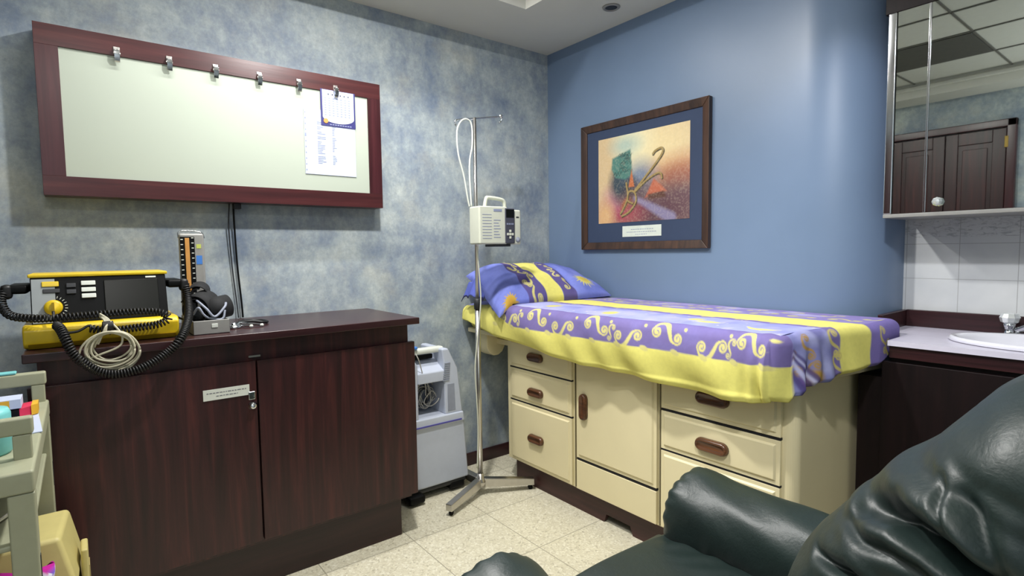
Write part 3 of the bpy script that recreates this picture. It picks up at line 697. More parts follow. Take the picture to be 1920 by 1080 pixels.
# ------------------------------------------------------------------ examination couch
XF = -.58
t = thing('examination_couch', (-.29, -1.07, 0), 'cream examination couch with drawers and a cupboard door in its base', 'examination couch')
ye = -1.855
# carcass with rounded front corner at the foot end
poly = [(-.004, -.285), (XF+.012, -.285)]; r = .035
poly += [(XF+.012, ye+r)] + [(XF+.012+r-r*math.cos(a), ye+r-r*math.sin(a)) for a in np.linspace(0, PI/2, 9)[1:]] + [(-.004, ye)]
G().prism(poly, 'z', .115, .80).mk('carcass', 'cream', t)
pp = [(-.02, 0), (XF+.045, 0), (0, 0)]
g = G(); g.box(-.05, -.03, -1.80, -.33, 0, .115); g.box(-.54, -.04, -.35, -.33, 0, .115); g.box(-.54, -.04, -1.80, -1.78, 0, .115)
g.prism([(-.33, 0), (-.98, 0), (-.995, .04), (-1.135, .04), (-1.15, 0), (-1.80, 0), (-1.80, .115), (-.33, .115)][::-1], 'x', -.55, -.53)
g.mk('plinth', 'brplinth', t)
def front(ya, yb, z0, z1, name):
    """a lipped front: y from ya (left) to yb (right, more negative)"""
    g = G(); lo, hi = min(ya, yb), max(ya, yb)
    g.box(XF-.002, XF+.013, lo, hi, z0, z1)
    m = .014
    V = [(XF-.002, lo+m, z0+m), (XF-.002, hi-m, z0+m), (XF-.002, hi-m, z1-m), (XF-.002, lo+m, z1-m)]
    n = .020; W = [(XF-.009, lo+n, z0+n), (XF-.009, hi-n, z0+n), (XF-.009, hi-n, z1-n), (XF-.009, lo+n, z1-n)]
    g.add(V+W, [(0, 1, 5, 4), (1, 2, 6, 5), (2, 3, 7, 6), (3, 0, 4, 7), (4, 5, 6, 7)])
    return g.mk(name, 'cream', t, bevel=.0015)
def handle(par, y, z, L=.115, h=.044, vert=False):
    # racetrack-shaped wooden pull with a raised lip and a sunk middle
    def ring(l, w, x):
        out = []; r = w/2; s2 = l/2-r
        for cxx, a0 in ((s2, -PI/2), (-s2, PI/2)):
            for k in range(9):
                a = a0+PI*k/8; u, v_ = cxx+r*math.cos(a), r*math.sin(a)
                out.append((x, y+v_, z+u) if vert else (x, y+u, z+v_))
        return out
    R_ = [ring(L, h, XF-.009), ring(L, h, XF-.019), ring(L-.008, h-.008, XF-.027), ring(L-.020, h-.020, XF-.029), ring(L-.028, h-.026, XF-.023)]
    V = [p for q in R_ for p in q]; n = 18; F = []
    for i in range(4):
        for j in range(n): F.append((i*n+j, i*n+(j+1) % n, (i+1)*n+(j+1) % n, (i+1)*n+j))
    F += [tuple(range(n)), tuple(range(4*n, 5*n))]
    return mk('handle', V, F, 'handle', par, smooth=True)
for z0, z1, hz in ((.125, .452, .284), (.461, .632, .530), (.640, .790, .714)): handle(front(-.322, -.802, z0, z1, 'drawer'), -.547, hz)
for z0, z1, hz in ((.125, .447, .30), (.455, .611, .527), (.622, .790, .706)): handle(front(-1.322, -1.808, z0, z1, 'drawer'), -1.558, hz, .135, .05)
d = front(-.835, -1.300, .275, .790, 'door'); handle(d, -.893, .532, .125, .046, True)
G().box(XF-.004, XF+.013, -1.300, -.835, .122, .262).mk('lower_panel', 'cream', t, bevel=.002)
for (ya, yb, z) in ((-.802, -.322, .636), (-1.30, -.835, .2685), (-1.808, -1.322, .6165), (-.802, -.322, .4565), (-1.808, -1.322, .451)):
    G().box(XF-.001, XF+.0125, ya, yb, z-.0035, z+.0035).mk('shadow_gap', 'gap', t)
for y in (-.8185, -1.311): G().box(XF+.006, XF+.0125, y-.0025, y+.0025, .12, .79).mk('shadow_gap', 'creamdk', t)
# couch top board, mattress and head support below the overhang
G().hexa([(-.655, -1.83, .80), (-.006, -1.925, .80), (-.006, -.02, .80), (-.655, -.02, .80), (-.655, -1.83, .825), (-.006, -1.925, .825), (-.006, -.02, .825), (-.655, -.02, .825)]).mk('top_board', 'cream', t, bevel=.004)
G().prism([(-.62, .80), (-.62, .72), (-.60, .685), (-.57, .668), (-.54, .668), (-.51, .685), (-.49, .72), (-.49, .80)], 'y', -.16, -.05).mk('head_support', 'cream', t, bevel=.006)
G().box(-.55, -.42, -.295, -.12, .735, .765).mk('support_bar', 'cream', t, bevel=.003)
mt = thing('mattress', (-.33, -.97, .826), 'thick mattress hidden under the printed sheet on the couch', 'mattress')
G().hexa([(-.648, -1.83, .826), (-.012, -1.925, .826), (-.012, -.03, .826), (-.648, -.03, .826), (-.648, -1.83, .955), (-.012, -1.925, .968), (-.012, -.03, .968), (-.648, -.03, .955)]).mk('mattress_body', 'ycot', mt, bevel=.025, seg=4)

# ------------------------------------------------------------------ printed sheet
PUR, BLU, YEL, SCR = '#776ba2', '#a3a9e4', '#e8e07a', '#d6cd84'
LX, LY = .66, 1.92          # top size; x measured from the front edge, y from the head
T = Canvas(.68, 1.96, 420, '#9da2da')
T.mottled('#b4b6e0', .8, 9, 3); T.mottled('#7f82c6', .6, 14, 4); T.mottled('#b9b4e0', .5, 22, 6)
T.rect(-1, .012, .42, 3, PUR, .01); T.rect(-1, .03, -1, .30, YEL, .01)
T.rect(.232, .275, -1, 3, '#7c6fb0', .012, .004); T.rect(.270, .435, -1, 3, YEL, .004, .003); T.rect(.432, .80, -1, 3, '#8f83bd', .006)
T.mottled('#c9c6ea', .55, 16, 8, (T.X > .46)*1.0)
random.seed(31)
for i in range(12):
    y = .30+i*.15; T.scroll(.500+.01*(i % 2), y, .10, 1.5+random.uniform(-.3, .3), '#cfc884', 1 if i % 2 else -1); T.scroll(.60, y+.07, .08, .8, '#cfc884')
    T.scroll(.262, y+.05, .055, 1.6, '#b9ac78')
for (x, y, r) in ((.13, .62, .040), (.10, 1.02, .036), (.15, 1.42, .03)): T.blob(x, y, r, r*1.1, '#cfc878', .4)
for (x, y) in ((.11, 1.50),): T.blob(x, y, .022, .055, '#d2cc84', .4)
P = [(.075+.03*math.sin(PI*k/12)*-1+.03, 1.68+.15*k/12) for k in range(13)]; T.stroke(P, [.002+.012*math.sin(PI*k/12) for k in range(13)], '#dcd682')
for i in range(40): x, y = random.uniform(.02, .24), random.uniform(.3, 1.9); T.blob(x, y, .004, .004, '#d6d2a0', .6)
S = Canvas(2.2, .25, 520, PUR)   # front skirt: x = along couch, y = depth below top edge
S.mottled('#7f76b4', .6, 18, 9)
random.seed(8)
xs = .28; k = 0
while xs < 2.15:
    S.scroll(xs, .060+.008*(k % 2), .128, -.25 if k % 2 else .35, SCR, 1 if k % 2 else -1)
    S.blob(xs+.085, .028, .008, .006, SCR, .4, .5); 
    if k % 3 == 1: S.scroll(xs+.10, .07, .065, 1.9, SCR)
    xs += random.uniform(.175, .215); k += 1
S.rect(-1, 3, .112, 1, YEL, .0025); S.put(np.clip((S.Y-.112*np.clip((S.X-.26)/.22, 0, 1)**.7)/.003+.5, 0, 1), YEL)
random.seed(13)
for i in range(14):
    x = .35+i*.14; S.blob(x, .114, .02, .010, SCR, .2, .3)
E_ = Canvas(.75, .30, 420, '#8082b6')  # foot end skirt: x from front edge
E_.mottled('#6f66a4', .8, 14, 3); E_.mottled('#b4b6de', .6, 22, 5)
E_.rect(.23, .28, -1, 1, PUR, .01); E_.rect(.275, .44, -1, 1, YEL, .004, .004); E_.rect(.437, .8, -1, 1, '#7d70b0', .006)
for p in ((.26, .06), (.27, .14), (.52, .07), (.56, .12)): E_.scroll(*p, .09, 1.4, '#c9bc72')
for p in ((.06, .10), (.12, .06), (.15, .15), (.04, .05)): E_.scroll(*p, .08, 1.2, '#b08d4e')
E_.blob(.14, .17, .035, .03, '#b8923f', .6); E_.blob(.08, .16, .02, .03, '#6a5590', .6)

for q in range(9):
    a = -.5+q*.22; E_.stroke([(.0, .0), (.02+.24*math.sin(max(0, a)), .30)], [.002, .012], '#c3c5ea' if q % 2 else '#4b3f7a', .006, .85)  # lit and shaded sides of the corner gathers, painted as fanned streaks
r0 = .032; XA, YA = -.682, -1.952     # outer faces
ztop = .987
def nz(x, y, sc, seed=0): return np.array([noise.noise(Vector((a*sc+seed, b*sc, seed))) for a, b in zip(np.ravel(x), np.ravel(y))]).reshape(np.shape(x))
VV, FF, CC = [], [], []
def addgrid(P, F, C):
    k = sum(len(v) for v in VV); VV.append(P); FF.append(F+k); CC.append(C)
def topz(x, y):
    z = ztop+.004*nz(x, y, 4, 3)+.0015*nz(x, y, 22, 5)
    z -= .008*np.exp(-((x-XA-r0)/.05))
    return z-.03*np.clip((y+.35)/.3, 0, 1)*np.clip(1-(x-XA)/.35, 0, 1)
def topf(U, W):
    x = XA+r0+U*(-.012-(XA+r0)); y = -.025+W*(YA+r0+.025)
    z = topz(x, y)
    return np.stack([x, y, z], -1)
P, F = grid(topf, 190, 500); addgrid(P, F, T.sample(P[:, 0]-XA-.0, -.03-P[:, 1]))
# skirt outline (inner line) with corner arc
out = []; rc = .02
for y in np.linspace(-.025, YA+r0+rc, 520): out.append((XA+r0, y, -1, 0, 0))
for a in np.linspace(0, PI/2, 26)[1:-1]: out.append((XA+r0+rc-rc*math.cos(a), YA+r0+rc-rc*math.sin(a), -math.cos(a), -math.sin(a), 1))
for x in np.linspace(XA+r0+rc, -.012, 190): out.append((x, YA+r0, 0, -1, 2))
out = np.array(out); n = len(out); nd = 62
ds = np.linspace(0, 1, nd)
yy, xx = out[:, 1], out[:, 0]
hem = np.interp(-yy, [.03, .1, .32, .63, .9, 1.4, 1.68, 1.86, 1.93], [.872, .868, .812, .782, .758, .750, .742, .752, .770])
hx = np.interp(xx, [-.66, -.50, -.33, -.19, -.08, -.01], [.785, .818, .836, .842, .88, .90]); hem = np.where(out[:, 4] == 2, hx, hem)
hem = np.where(out[:, 4] == 1, .768, hem)
s_al = np.concatenate([[0], np.cumsum(np.hypot(np.diff(xx), np.diff(yy)))])
P = np.zeros((n, nd, 3)); D = np.zeros((n, nd))
tz = topz(xx, yy)
near = np.exp(-((s_al-1.93)/.13)**2)
for j, d in enumerate(ds):
    L = tz-hem; q = d*(r0*PI/2+L-r0)     # arc length
    ang = np.minimum(q/r0, PI/2); o_ = r0*np.sin(ang); dz = r0*(1-np.cos(ang))+np.maximum(0, q-r0*PI/2)
    dd = np.clip(dz/.2, 0, 1.3)
    fold = .012*dd*np.sin(s_al*13+1.5*np.sin(s_al*4)-dd*2.5)+.010*dd*np.sin(s_al*27+2*np.sin(s_al*6)-dd*4)
    cf_ = near*dd*(.010+.014*np.sin((s_al-1.93)*95+dd*2.0))
    bil = .018*np.sin(PI*np.clip(dd, 0, 1))*(out[:, 4] == 0)
    off = o_+fold*.8+cf_+bil+.012*dd*(out[:, 4] == 2)
    tuck = np.clip((d-.93)/.07, 0, 1)*.012
    off = off-tuck
    P[:, j, 0] = xx+out[:, 2]*off; P[:, j, 1] = yy+out[:, 3]*off; P[:, j, 2] = tz-dz; D[:, j] = q
P[..., 2] += .004*np.sin(s_al*45)[:, None]*near[:, None]
# keep the back corner clear of the wall
P[..., 0] = np.minimum(P[..., 0], -.010)
i = np.arange(n-1)[:, None]; j = np.arange(nd-1)[None, :]
F = np.stack([i*nd+j, (i+1)*nd+j, (i+1)*nd+j+1, i*nd+j+1], -1).reshape(-1, 4)
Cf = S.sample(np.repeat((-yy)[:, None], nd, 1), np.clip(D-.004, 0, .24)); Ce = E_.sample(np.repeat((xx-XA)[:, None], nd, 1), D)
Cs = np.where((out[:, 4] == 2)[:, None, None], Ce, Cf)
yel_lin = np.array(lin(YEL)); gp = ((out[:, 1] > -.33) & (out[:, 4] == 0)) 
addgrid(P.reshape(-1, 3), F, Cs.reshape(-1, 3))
V = np.concatenate(VV); F = np.concatenate(FF); C = np.concatenate(CC)
wq = np.clip((-V[:, 1]-1.45)/.45, 0, 1.1)**1.5; V[:, 1] += wq*(.085*np.clip(1-(V[:, 0]-XA)/.48, 0, 1.1)-.010*np.clip((V[:, 0]-XA-.3)/.2, 0, 1))
o = mk('bed_sheet', V, F, 'fabric', None, smooth=True, col=C, origin=(-.34, -1.0, .98))
md = o.modifiers.new('s', 'SOLIDIFY'); md.thickness = .0025; md.offset = -1
tagit(o, 'purple, blue and yellow printed sheet with scrolls draped over the couch', 'sheet')

# ------------------------------------------------------------------ pillow
K = Canvas(.80, .52, 520, '#7b86d4'); K.mottled('#8f98de', .7, 14, 2); K.mottled('#5f6cba', .6, 20, 12)
K.rect(.185, .305, -1, 1, '#5f5590', .004, .006); K.rect(.305, .415, -1, 1, YEL, .003, .003); K.rect(.415, .51, -1, 1, '#5f5590', .004, .006)
for i, y in enumerate((.05, .14, .23, .32, .41, .5)): K.scroll(.245+.008*(-1)**i, y, .105, 1.3+.5*(-1)**i, SCR, (-1)**i); K.scroll(.465, y+.03, .075, 1.4, SCR, -(-1)**i)
K.sun(.625, .105, .038, '#d6cc70', '#c8a53c'); K.sun(.075, .02, .030, '#c7a440', '#b8862c')
for i in range(60): x, y = random.uniform(0, .8), random.uniform(0, .5); 
# pillow shape: u across the couch (front -> wall), w from the free (foot side) edge to the head
def pil(U, W):
    # base quad corners
    A = np.array([-.735, -.435, .978]); B = np.array([-.020, -.555, 1.000]); Cc = np.array([-.020, -.085, 1.155]); Dd = np.array([-.695, -.070, 1.125])
    u = U[..., None]; w = W[..., None]
    base = (A*(1-u)+B*u)*(1-w)+(Dd*(1-u)+Cc*u)*w
    return base
nu, nv = 260, 170
u = np.linspace(0, 1, nu); w = np.linspace(0, 1, nv); U, W = np.meshgrid(u, w, indexing='ij'); base = pil(U, W)
eu = 1-np.abs(2*U-1)**3.2; ew = 1-np.abs(2*W-1)**2.6; th = np.sqrt(np.clip(eu, 0, 1))*np.sqrt(np.clip(ew, 0, 1))
wr = nz(U*3, W*2, 2.2, 4)
wr2 = nz(U*7, W*2.5, 2.0, 9)
topP = base.copy(); topP[..., 2] += th*(.092+.03*np.exp(-((U-.12)/.2)**2)*W+.014*wr)+.004*wr2*th**.5; topP[..., 1] -= th*.014
ridge = np.exp(-((U-.66-.10*W)/.035)**2); topP[..., 2] -= .020*ridge*th
# front corner sags over the couch edge
sag = np.clip(.13-U, 0, 1)/.13; sg = np.clip(1-W*1.6, 0, 1)
topP[..., 2] -= .055*sag**1.4*sg; 
botP = base.copy(); botP[..., 2] -= th*.006; botP[..., 2] -= .055*sag**1.4*sg
botP[..., 2] = np.minimum(botP[..., 2], topP[..., 2]-.001)
V = np.concatenate([topP.reshape(-1, 3), botP.reshape(-1, 3)])
V[:, 2] = np.maximum(V[:, 2], np.where(V[:, 0] > -.66, .990, -1))
i = np.arange(nu-1)[:, None]; j = np.arange(nv-1)[None, :]; f1 = np.stack([i*nv+j, (i+1)*nv+j, (i+1)*nv+j+1, i*nv+j+1], -1).reshape(-1, 4); k = nu*nv
C = K.sample(U*.76, W*.48+.01).reshape(-1, 3); seam = np.clip(1-np.minimum(np.minimum(U, 1-U)*60, np.minimum(W, 1-W)*40), 0, 1).reshape(-1, 1)
C = C*(1-.35*seam)
o = mk('pillow', V, np.concatenate([f1, f1[:, ::-1]+k]), 'fabric', None, smooth=True, col=np.concatenate([C, C]), origin=(-.38, -.3, .99))
tagit(o, 'printed blue and purple pillow with yellow band at the head of the couch', 'pillow')
# loose open end of the pillow case at the head side
g = G()
P, F = grid(lambda a, b: np.stack([-.705-.035*b+.012*np.sin(a*9)*b, -.085-.20*a, 1.03+.085*np.sin(a*PI)**.6*(1-.6*b)-.045*b+.01*np.sin(a*14)], -1), 40, 16)
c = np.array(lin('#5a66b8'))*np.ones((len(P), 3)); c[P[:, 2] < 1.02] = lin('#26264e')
cs = mk('case_flap', P, F, 'fabric', o, smooth=True, col=c); md = cs.modifiers.new('s', 'SOLIDIFY'); md.thickness = .003

# ------------------------------------------------------------------ framed print on the blue wall
t = thing('framed_picture', (0, -.747, 1.62), 'brown framed abstract print with navy mount on the blue wall', 'picture')
ya, yb, z0, z1 = -.320, -1.172, 1.264, 1.986; w = .042
def bar(P, nm='frame'):
    return G().hexa(P).mk(nm, 'picframe', t, bevel=.003)
D_ = -.028
def mitre(p0, p1, q0, q1):
    # outer edge p0->p1, inner edge q0->q1 as (y,z)
    return bar([(-.001, *p0), (-.001, *p1), (-.001, *q1), (-.001, *q0), (D_, *p0), (D_, *p1), (D_+.010, *q1), (D_+.010, *q0)], 'frame_bar')
O = [(ya, z0), (yb, z0), (yb, z1), (ya, z1)]; I = [(ya-w, z0+w), (yb+w, z0+w), (yb+w, z1-w), (ya-w, z1-w)]
for q in range(4): mitre(O[q], O[(q+1) % 4], I[q], I[(q+1) % 4])
G().box(-.012, -.001, yb+.02, ya-.02, z0+.02, z1-.02).mk('mount', 'mat', t)
w_, h_ = .610, .478
A_ = Canvas(w_, h_, 620, '#cdb48e')
A_.blob(.36, .36, .30, .20, '#e2cd9c', 1.2); A_.blob(.24, .42, .12, .14, '#e6dcb2', 1.2); A_.blob(.05, .30, .09, .25, '#cfb48a', 1)
A_.blob(.55, .22, .20, .09, '#b5704e', 1.4, .1); A_.blob(.58, .08, .30, .14, '#6b5054', 1.2, .0); A_.blob(.40, .05, .24, .10, '#5c3f48', 1.2)
A_.blob(.17, .05, .13, .07, '#9c4450', 1.4); A_.blob(.11, .13, .07, .07, '#b06f86', 1.3, amt=.7); A_.blob(.05, .04, .06, .08, '#d3a878', 1.2)
A_.blob(.20, .42, .09, .05, '#9db6ae', 1.4, amt=.8)
A_.blob(.165, .22, .075, .10, '#38454f', .8); A_.blob(.30, .24, .09, .08, '#5d7696', 1.3, amt=.85); A_.blob(.23, .20, .05, .05, '#2f3a44', 1.0)
A_.poly([(.105, .36), (.235, .395), (.25, .26), (.20, .235), (.13, .25), (.10, .30)], '#4c7a70', .012)
random.seed(2)
for q in range(26):
    x0 = random.uniform(.11, .22); y0_ = random.uniform(.26, .37); A_.stroke([(p.x, p.y) for p in spline([(x0, y0_, 0), (x0+.012, y0_+.012, 0), (x0+.022, y0_-.004, 0), (x0+.03, y0_+.008, 0)], 3)], .0016, '#2e4a48')
A_.blob(.27, .155, .10, .05, '#4b3038', 1.2, .2, .7)
A_.poly([(.222, .19), (.262, .19), (.243, .285)], '#b8683e', .006); A_.poly([(.335, .125), (.475, .15), (.445, .175), (.395, .225)], '#b4644a', .012); A_.poly([(.36, .115), (.47, .118), (.455, .15), (.35, .14)], '#5a3b32', .01)
A_.blob(.20, .10, .04, .02, '#9a5a3c', .9, .9)
A_.stroke([(.27, .125), (.37, .075), (.50, .01)], [.012, .02, .03], '#8a84a6', .02, .8)
gd, gs = '#9a8350', '#4a3f2c'
for dx, c, ww in ((.004, gs, .0075), (0, gd, .0052)):
    A_.stroke([(p.x+dx, p.y-dx) for p in spline([(.262, .165, 0), (.33, .23, 0), (.41, .305, 0), (.447, .35, 0), (.438, .372, 0), (.40, .362, 0), (.385, .348, 0)], 8)], ww, c)
    A_.stroke([(p.x+dx, p.y-dx) for p in spline([(.27, .165, 0), (.34, .215, 0), (.41, .245, 0), (.436, .24, 0), (.442, .218, 0)], 8)], ww*.9, c)
    A_.stroke([(p.x+dx, p.y-dx) for p in spline([(.205, .215, 0), (.215, .14, 0), (.19, .085, 0), (.165, .05, 0)], 8)], ww*.9, c)
    A_.stroke([(p.x+dx, p.y-dx) for p in spline([(.175, .035, 0), (.23, .06, 0), (.272, .11, 0), (.262, .16, 0), (.225, .165, 0), (.215, .12, 0), (.25, .10, 0)], 8)], ww*.9, c)
A_.mottled('#e8dcc0', .12, 160, 8)
P, F = grid(lambda a, b: np.stack([-.0135+0*a, -.450-w_*a, 1.414+h_*b], -1), 330, 260)
C = A_.sample(-.450-P[:, 1], P[:, 2]-1.414); mk('print', P, F, 'art', t, col=C)
cp = G().box(-.0138, -.012, -.891, -.629, 1.333, 1.392).mk('caption_card', 'caption', t)
g = G(); 
for zz, a, b in ((1.372, -.83, -.69), (1.358, -.86, -.66), (1.345, -.80, -.72)):
    y = b
    while y > a: l = random.uniform(.006, .014); g.box(-.0142, -.0138, y-l, y, zz-.0016, zz+.0016); y -= l+.004
g.mk('lettering', 'ink', cp)

# ------------------------------------------------------------------ mirror cabinet
t = thing('mirror_cabinet', (.15, -2.55, 1.38), 'wall cabinet with mirror doors and chrome edge above the basin', 'mirror cabinet')
G().box(.012, .298, -3.25, -1.897, 1.385, 2.118).mk('carcass', 'mahog_z', t)
G().box(-.004, .298, -3.25, -1.897, 1.368, 1.382).mk('bottom_trim', 'grey', t, bevel=.002)
G().box(-.006, .012, -1.925, -1.897, 1.382, 2.118).mk('edge_strip', 'chrome', t, bevel=.004)
for ya_, yb_ in ((-2.022, -1.927), (-2.66, -2.030), (-3.25, -2.668)):
    dm = G().box(.000, .010, ya_, yb_, 1.383, 2.117).mk('mirror_door', 'mirror', t)
    if ya_ == -2.66:
        G().lathe([(.0, -.026), (.010, -.024), (.016, -.014), (.010, -.004), (.008, 0)], (.0, -2.067, 1.418), 'x', 8).mk('knob', 'crystal', dm)
G().box(-.003, .008, -2.0295, -2.0225, 1.383, 2.117).mk('edge_strip', 'chrome', t, bevel=.001)
st(G().box(.001, .299, -3.45, -1.885, 2.119, 2.499).mk('trim_3', 'espresso', bevel=.002))

# ------------------------------------------------------------------ vanity unit with basin
t = thing('vanity_unit', (.04, -2.6, 0), 'dark brown vanity unit with pale worktop at the right of the couch', 'vanity unit')
XV = -.175
G().box(XV+.02, .298, -3.25, -1.960, 0.0, .803).mk('cabinet_body', 'espresso', t)
G().box(XV+.02, XV+.036, -3.25, -1.987, .803, .913).mk('apron', 'espresso', t)
G().box(XV+.02, .298, -1.96, -1.885, 0.0, .792).mk('end_filler', 'espresso', t)
for ya_, yb_ in ((-2.42, -1.965), (-2.95, -2.43)):
    G().box(XV+.002, XV+.020, ya_, yb_, .08, .855).mk('door', 'espresso', t, bevel=.002)
G().box(XV, XV+.02, -3.25, -1.987, .870, .914).mk('edge_band', 'mahog_y', t, bevel=.002)
# worktop with an oval cut-out
bx, by, ra, rb = .02, -2.375, .155, .245
g = G(); N = 64; zt, zb = .932, .914; xa, xb, ya_, yb_ = XV-.012, .298, -3.25, -1.985
ov = [(bx+ra*math.cos(2*PI*i/N), by+rb*math.sin(2*PI*i/N)) for i in range(N)]
def edge(i):
    a = 2*PI*i/N; dx, dy = ra*math.cos(a), rb*math.sin(a); ts = []
    if dx > 1e-9: ts.append((xb-bx)/dx)
    if dx < -1e-9: ts.append((xa-bx)/dx)
    if dy > 1e-9: ts.append((yb_-by)/dy)
    if dy < -1e-9: ts.append((ya_-by)/dy)
    k = min(ts); return (bx+dx*k, by+dy*k)
rim = [edge(i) for i in range(N)]
for cx, cy in ((xa, ya_), (xa, yb_), (xb, ya_), (xb, yb_)):
    i = min(range(N), key=lambda q: math.hypot(rim[q][0]-cx, rim[q][1]-cy)); rim[i] = (cx, cy)
V = [(x, y, zt) for x, y in ov]+[(x, y, zt) for x, y in rim]+[(x, y, zb) for x, y in rim]+[(x, y, zb) for x, y in ov]
F = []
for i in range(N):
    j = (i+1) % N; F += [(i, j, N+j, N+i), (N+i, N+j, 2*N+j, 2*N+i), (2*N+i, 2*N+j, 3*N+j, 3*N+i), (3*N+i, 3*N+j, j, i)]
g = G().add(V, F); g.box(.005, .298, -1.985, -1.885, zb, zt); g.mk('worktop', 'laminate', t)
g = G().box(.28, .298, -3.25, -1.90, .932, 1.000); g.box(.0+.02, .298, -1.900, -1.883, .932, .998)
g.mk('backsplash', 'mahog_y', t, bevel=.002)
# basin
t = thing('wash_basin', (bx, by, .93), 'white oval wash basin set into the pale worktop', 'basin')
prof = [(1.07, .934), (1.09, .941), (1.06, .950), (1.0, .948), (.95, .935), (.86, .88), (.60, .83), (.12, .81)]
V = []; F = []
for rr, z in prof:
    for i in range(N): a = 2*PI*i/N; V.append((bx+ra*rr*math.cos(a), by+rb*rr*math.sin(a), z))
for k in range(len(prof)-1):
    for i in range(N): j = (i+1) % N; F.append((k*N+i, k*N+j, (k+1)*N+j, (k+1)*N+i))
F.append(tuple((len(prof)-1)*N+i for i in range(N)))
mk('bowl', V, F, 'porcelain', t, smooth=True)
G().lathe([(.018, 0), (.018, .004), (.0, .005)], (bx, by, .811), 'z', 20).mk('drain', 'chrome', t, smooth=True)
# tap
tx, ty = .222, -2.235
t = thing('basin_tap', (tx, ty, .932), 'chrome basin tap with clear knob behind the wash basin', 'tap')
G().lathe([(.026, 0), (.026, .006), (.015, .012), (.014, .030), (.018, .038), (.018, .044)], (tx, ty, .9325), 'z', 20).mk('body', 'chrome', t, smooth=True)
G().lathe([(.014, 0), (.026, .008), (.030, .024), (.024, .038), (.0, .042)], (tx, ty, .976), 'z', 10).mk('knob', 'crystal', t)
G().tube(spline([(tx, ty-.02, .955), (tx-.02, ty-.05, .972), (tx-.05, ty-.07, .985), (tx-.085, ty-.085, .975), (tx-.09, ty-.087, .962)]), .011, 12).mk('spout', 'chrome', t, smooth=True)
G().lathe([(.026, 0), (.026, .006), (.015, .012), (.014, .030), (.030, .045), (.026, .072), (.0, .08)], (tx, ty-.13, .9325), 'z', 12).mk('knob', 'crystal', t)
G().box(tx-.018, tx+.018, ty-.13, ty, .933, .948).mk('bridge', 'chrome', t, bevel=.005)

# ------------------------------------------------------------------ green leather armchair
t = thing('armchair', (-1.37, -2.1, 0), 'dark green leather recliner armchair in the right foreground', 'armchair')
def seg_d(Yq, Zq, pts):
    best = np.full(np.shape(Yq), 9.); side = np.zeros(np.shape(Yq)); tt = np.zeros(np.shape(Yq)); n = len(pts)
    for q in range(n-1):
        (ay, az), (by_, bz) = pts[q], pts[q+1]; L = (by_-ay)**2+(bz-az)**2
        t_ = np.clip(((Yq-ay)*(by_-ay)+(Zq-az)*(bz-az))/L, 0, 1); d = np.hypot(Yq-ay-t_*(by_-ay), Zq-az-t_*(bz-az))
        m = d < best; best = np.where(m, d, best); tt = np.where(m, (q+t_)/(n-1), tt)
        side = np.where(m, (by_-ay)*(Zq-az)-(bz-az)*(Yq-ay), side)
    return best, side, tt
# backrest: closed puffy body swept along a leaning spine
front_p = [(-2.16, .40), (-2.20, .52), (-2.245, .655), (-2.275, .745), (-2.310, .815), (-2.350, .870), (-2.408, .940), (-2.455, .990), (-2.497, 1.045), (-2.545, 1.085), (-2.62, 1.11), (-2.70, 1.09)]
sp_ = spline([(0, a, b) for a, b in front_p], 10); FP = np.array([(p.y, p.z) for p in sp_])
L_ = np.concatenate([[0], np.cumsum(np.hypot(*np.diff(FP, axis=0).T))]); tot = L_[-1]
nv = 300; nu = 360
vv = np.linspace(0, 1, nv); FY = np.interp(vv*tot, L_, FP[:, 0]); FZ = np.interp(vv*tot, L_, FP[:, 1])
TY, TZ = np.gradient(FY), np.gradient(FZ); kk = np.ones(25)/25
TY = np.convolve(np.pad(TY, 12, 'edge'), kk, 'valid'); TZ = np.convolve(np.pad(TZ, 12, 'edge'), kk, 'valid'); nn = np.hypot(TY, TZ); TY /= nn; TZ /= nn
NY, NZ = TZ, -TY                     # outward (front) normal: front is +Y
half = .17; hw = .275; cxb = -1.365
cap = np.minimum(1, np.sqrt(np.clip(1-(np.clip((.10-vv)/.10, 0, 1))**2, 0.0, 1)))*np.minimum(1, np.sqrt(np.clip(1-(np.clip((vv-.93)/.07, 0, 1))**2, 0.0, 1)))
cap = np.maximum(cap, .02)
th_ = np.linspace(0, 2*PI, nu, endpoint=False); e = 2/2.9
cu = np.sign(np.cos(th_))*np.abs(np.cos(th_))**e; su = np.sign(np.sin(th_))*np.abs(np.sin(th_))**e
Xg = cxb+hw*cu[:, None]*(cap**.6)[None, :]
off = -half+half*su[:, None]*cap[None, :]
Yg = FY[None, :]+NY[None, :]*off; Zg = FZ[None, :]+NZ[None, :]*off
# outward direction estimate for displacement
nx_ = np.cos(th_)[:, None]*np.ones_like(Yg); nn_ = np.sin(th_)[:, None]; oy = nn_*NY[None, :]; oz = nn_*NZ[None, :]
left = np.clip(-(nx_), 0, 1)**.5
disp = np.zeros_like(Yg)
def crease(pts, width, depth, bulge, taper=True):
    global disp
    d, s_d, tt = seg_d(Yg, Zg, pts); tp = np.clip(np.sin(PI*np.clip(tt*.93+.05, 0, 1)), 0, 1)**.5 if taper else 1
    disp = disp-left*tp*depth*np.exp(-(d/width)**2)+left*tp*bulge*np.exp(-((d-width*2.6)/(width*1.6))**2)
CR1 = [(-2.39, .893), (-2.411, .906), (-2.446, .918), (-2.475, .914), (-2.499, .910), (-2.523, .900), (-2.547, .889), (-2.58, .87)]
crease(CR1, .011, .060, .012)
crease([(-2.36, .862), (-2.382, .870), (-2.415, .868), (-2.453, .876), (-2.487, .874), (-2.52, .86)], .007, .012, .004)
crease([(-2.345, .812), (-2.371, .818), (-2.40, .824), (-2.43, .822), (-2.46, .81)], .006, .022, .005)
crease([(-2.525, .972), (-2.535, .962), (-2.547, .942), (-2.557, .922), (-2.565, .90)], .008, .012, .006)
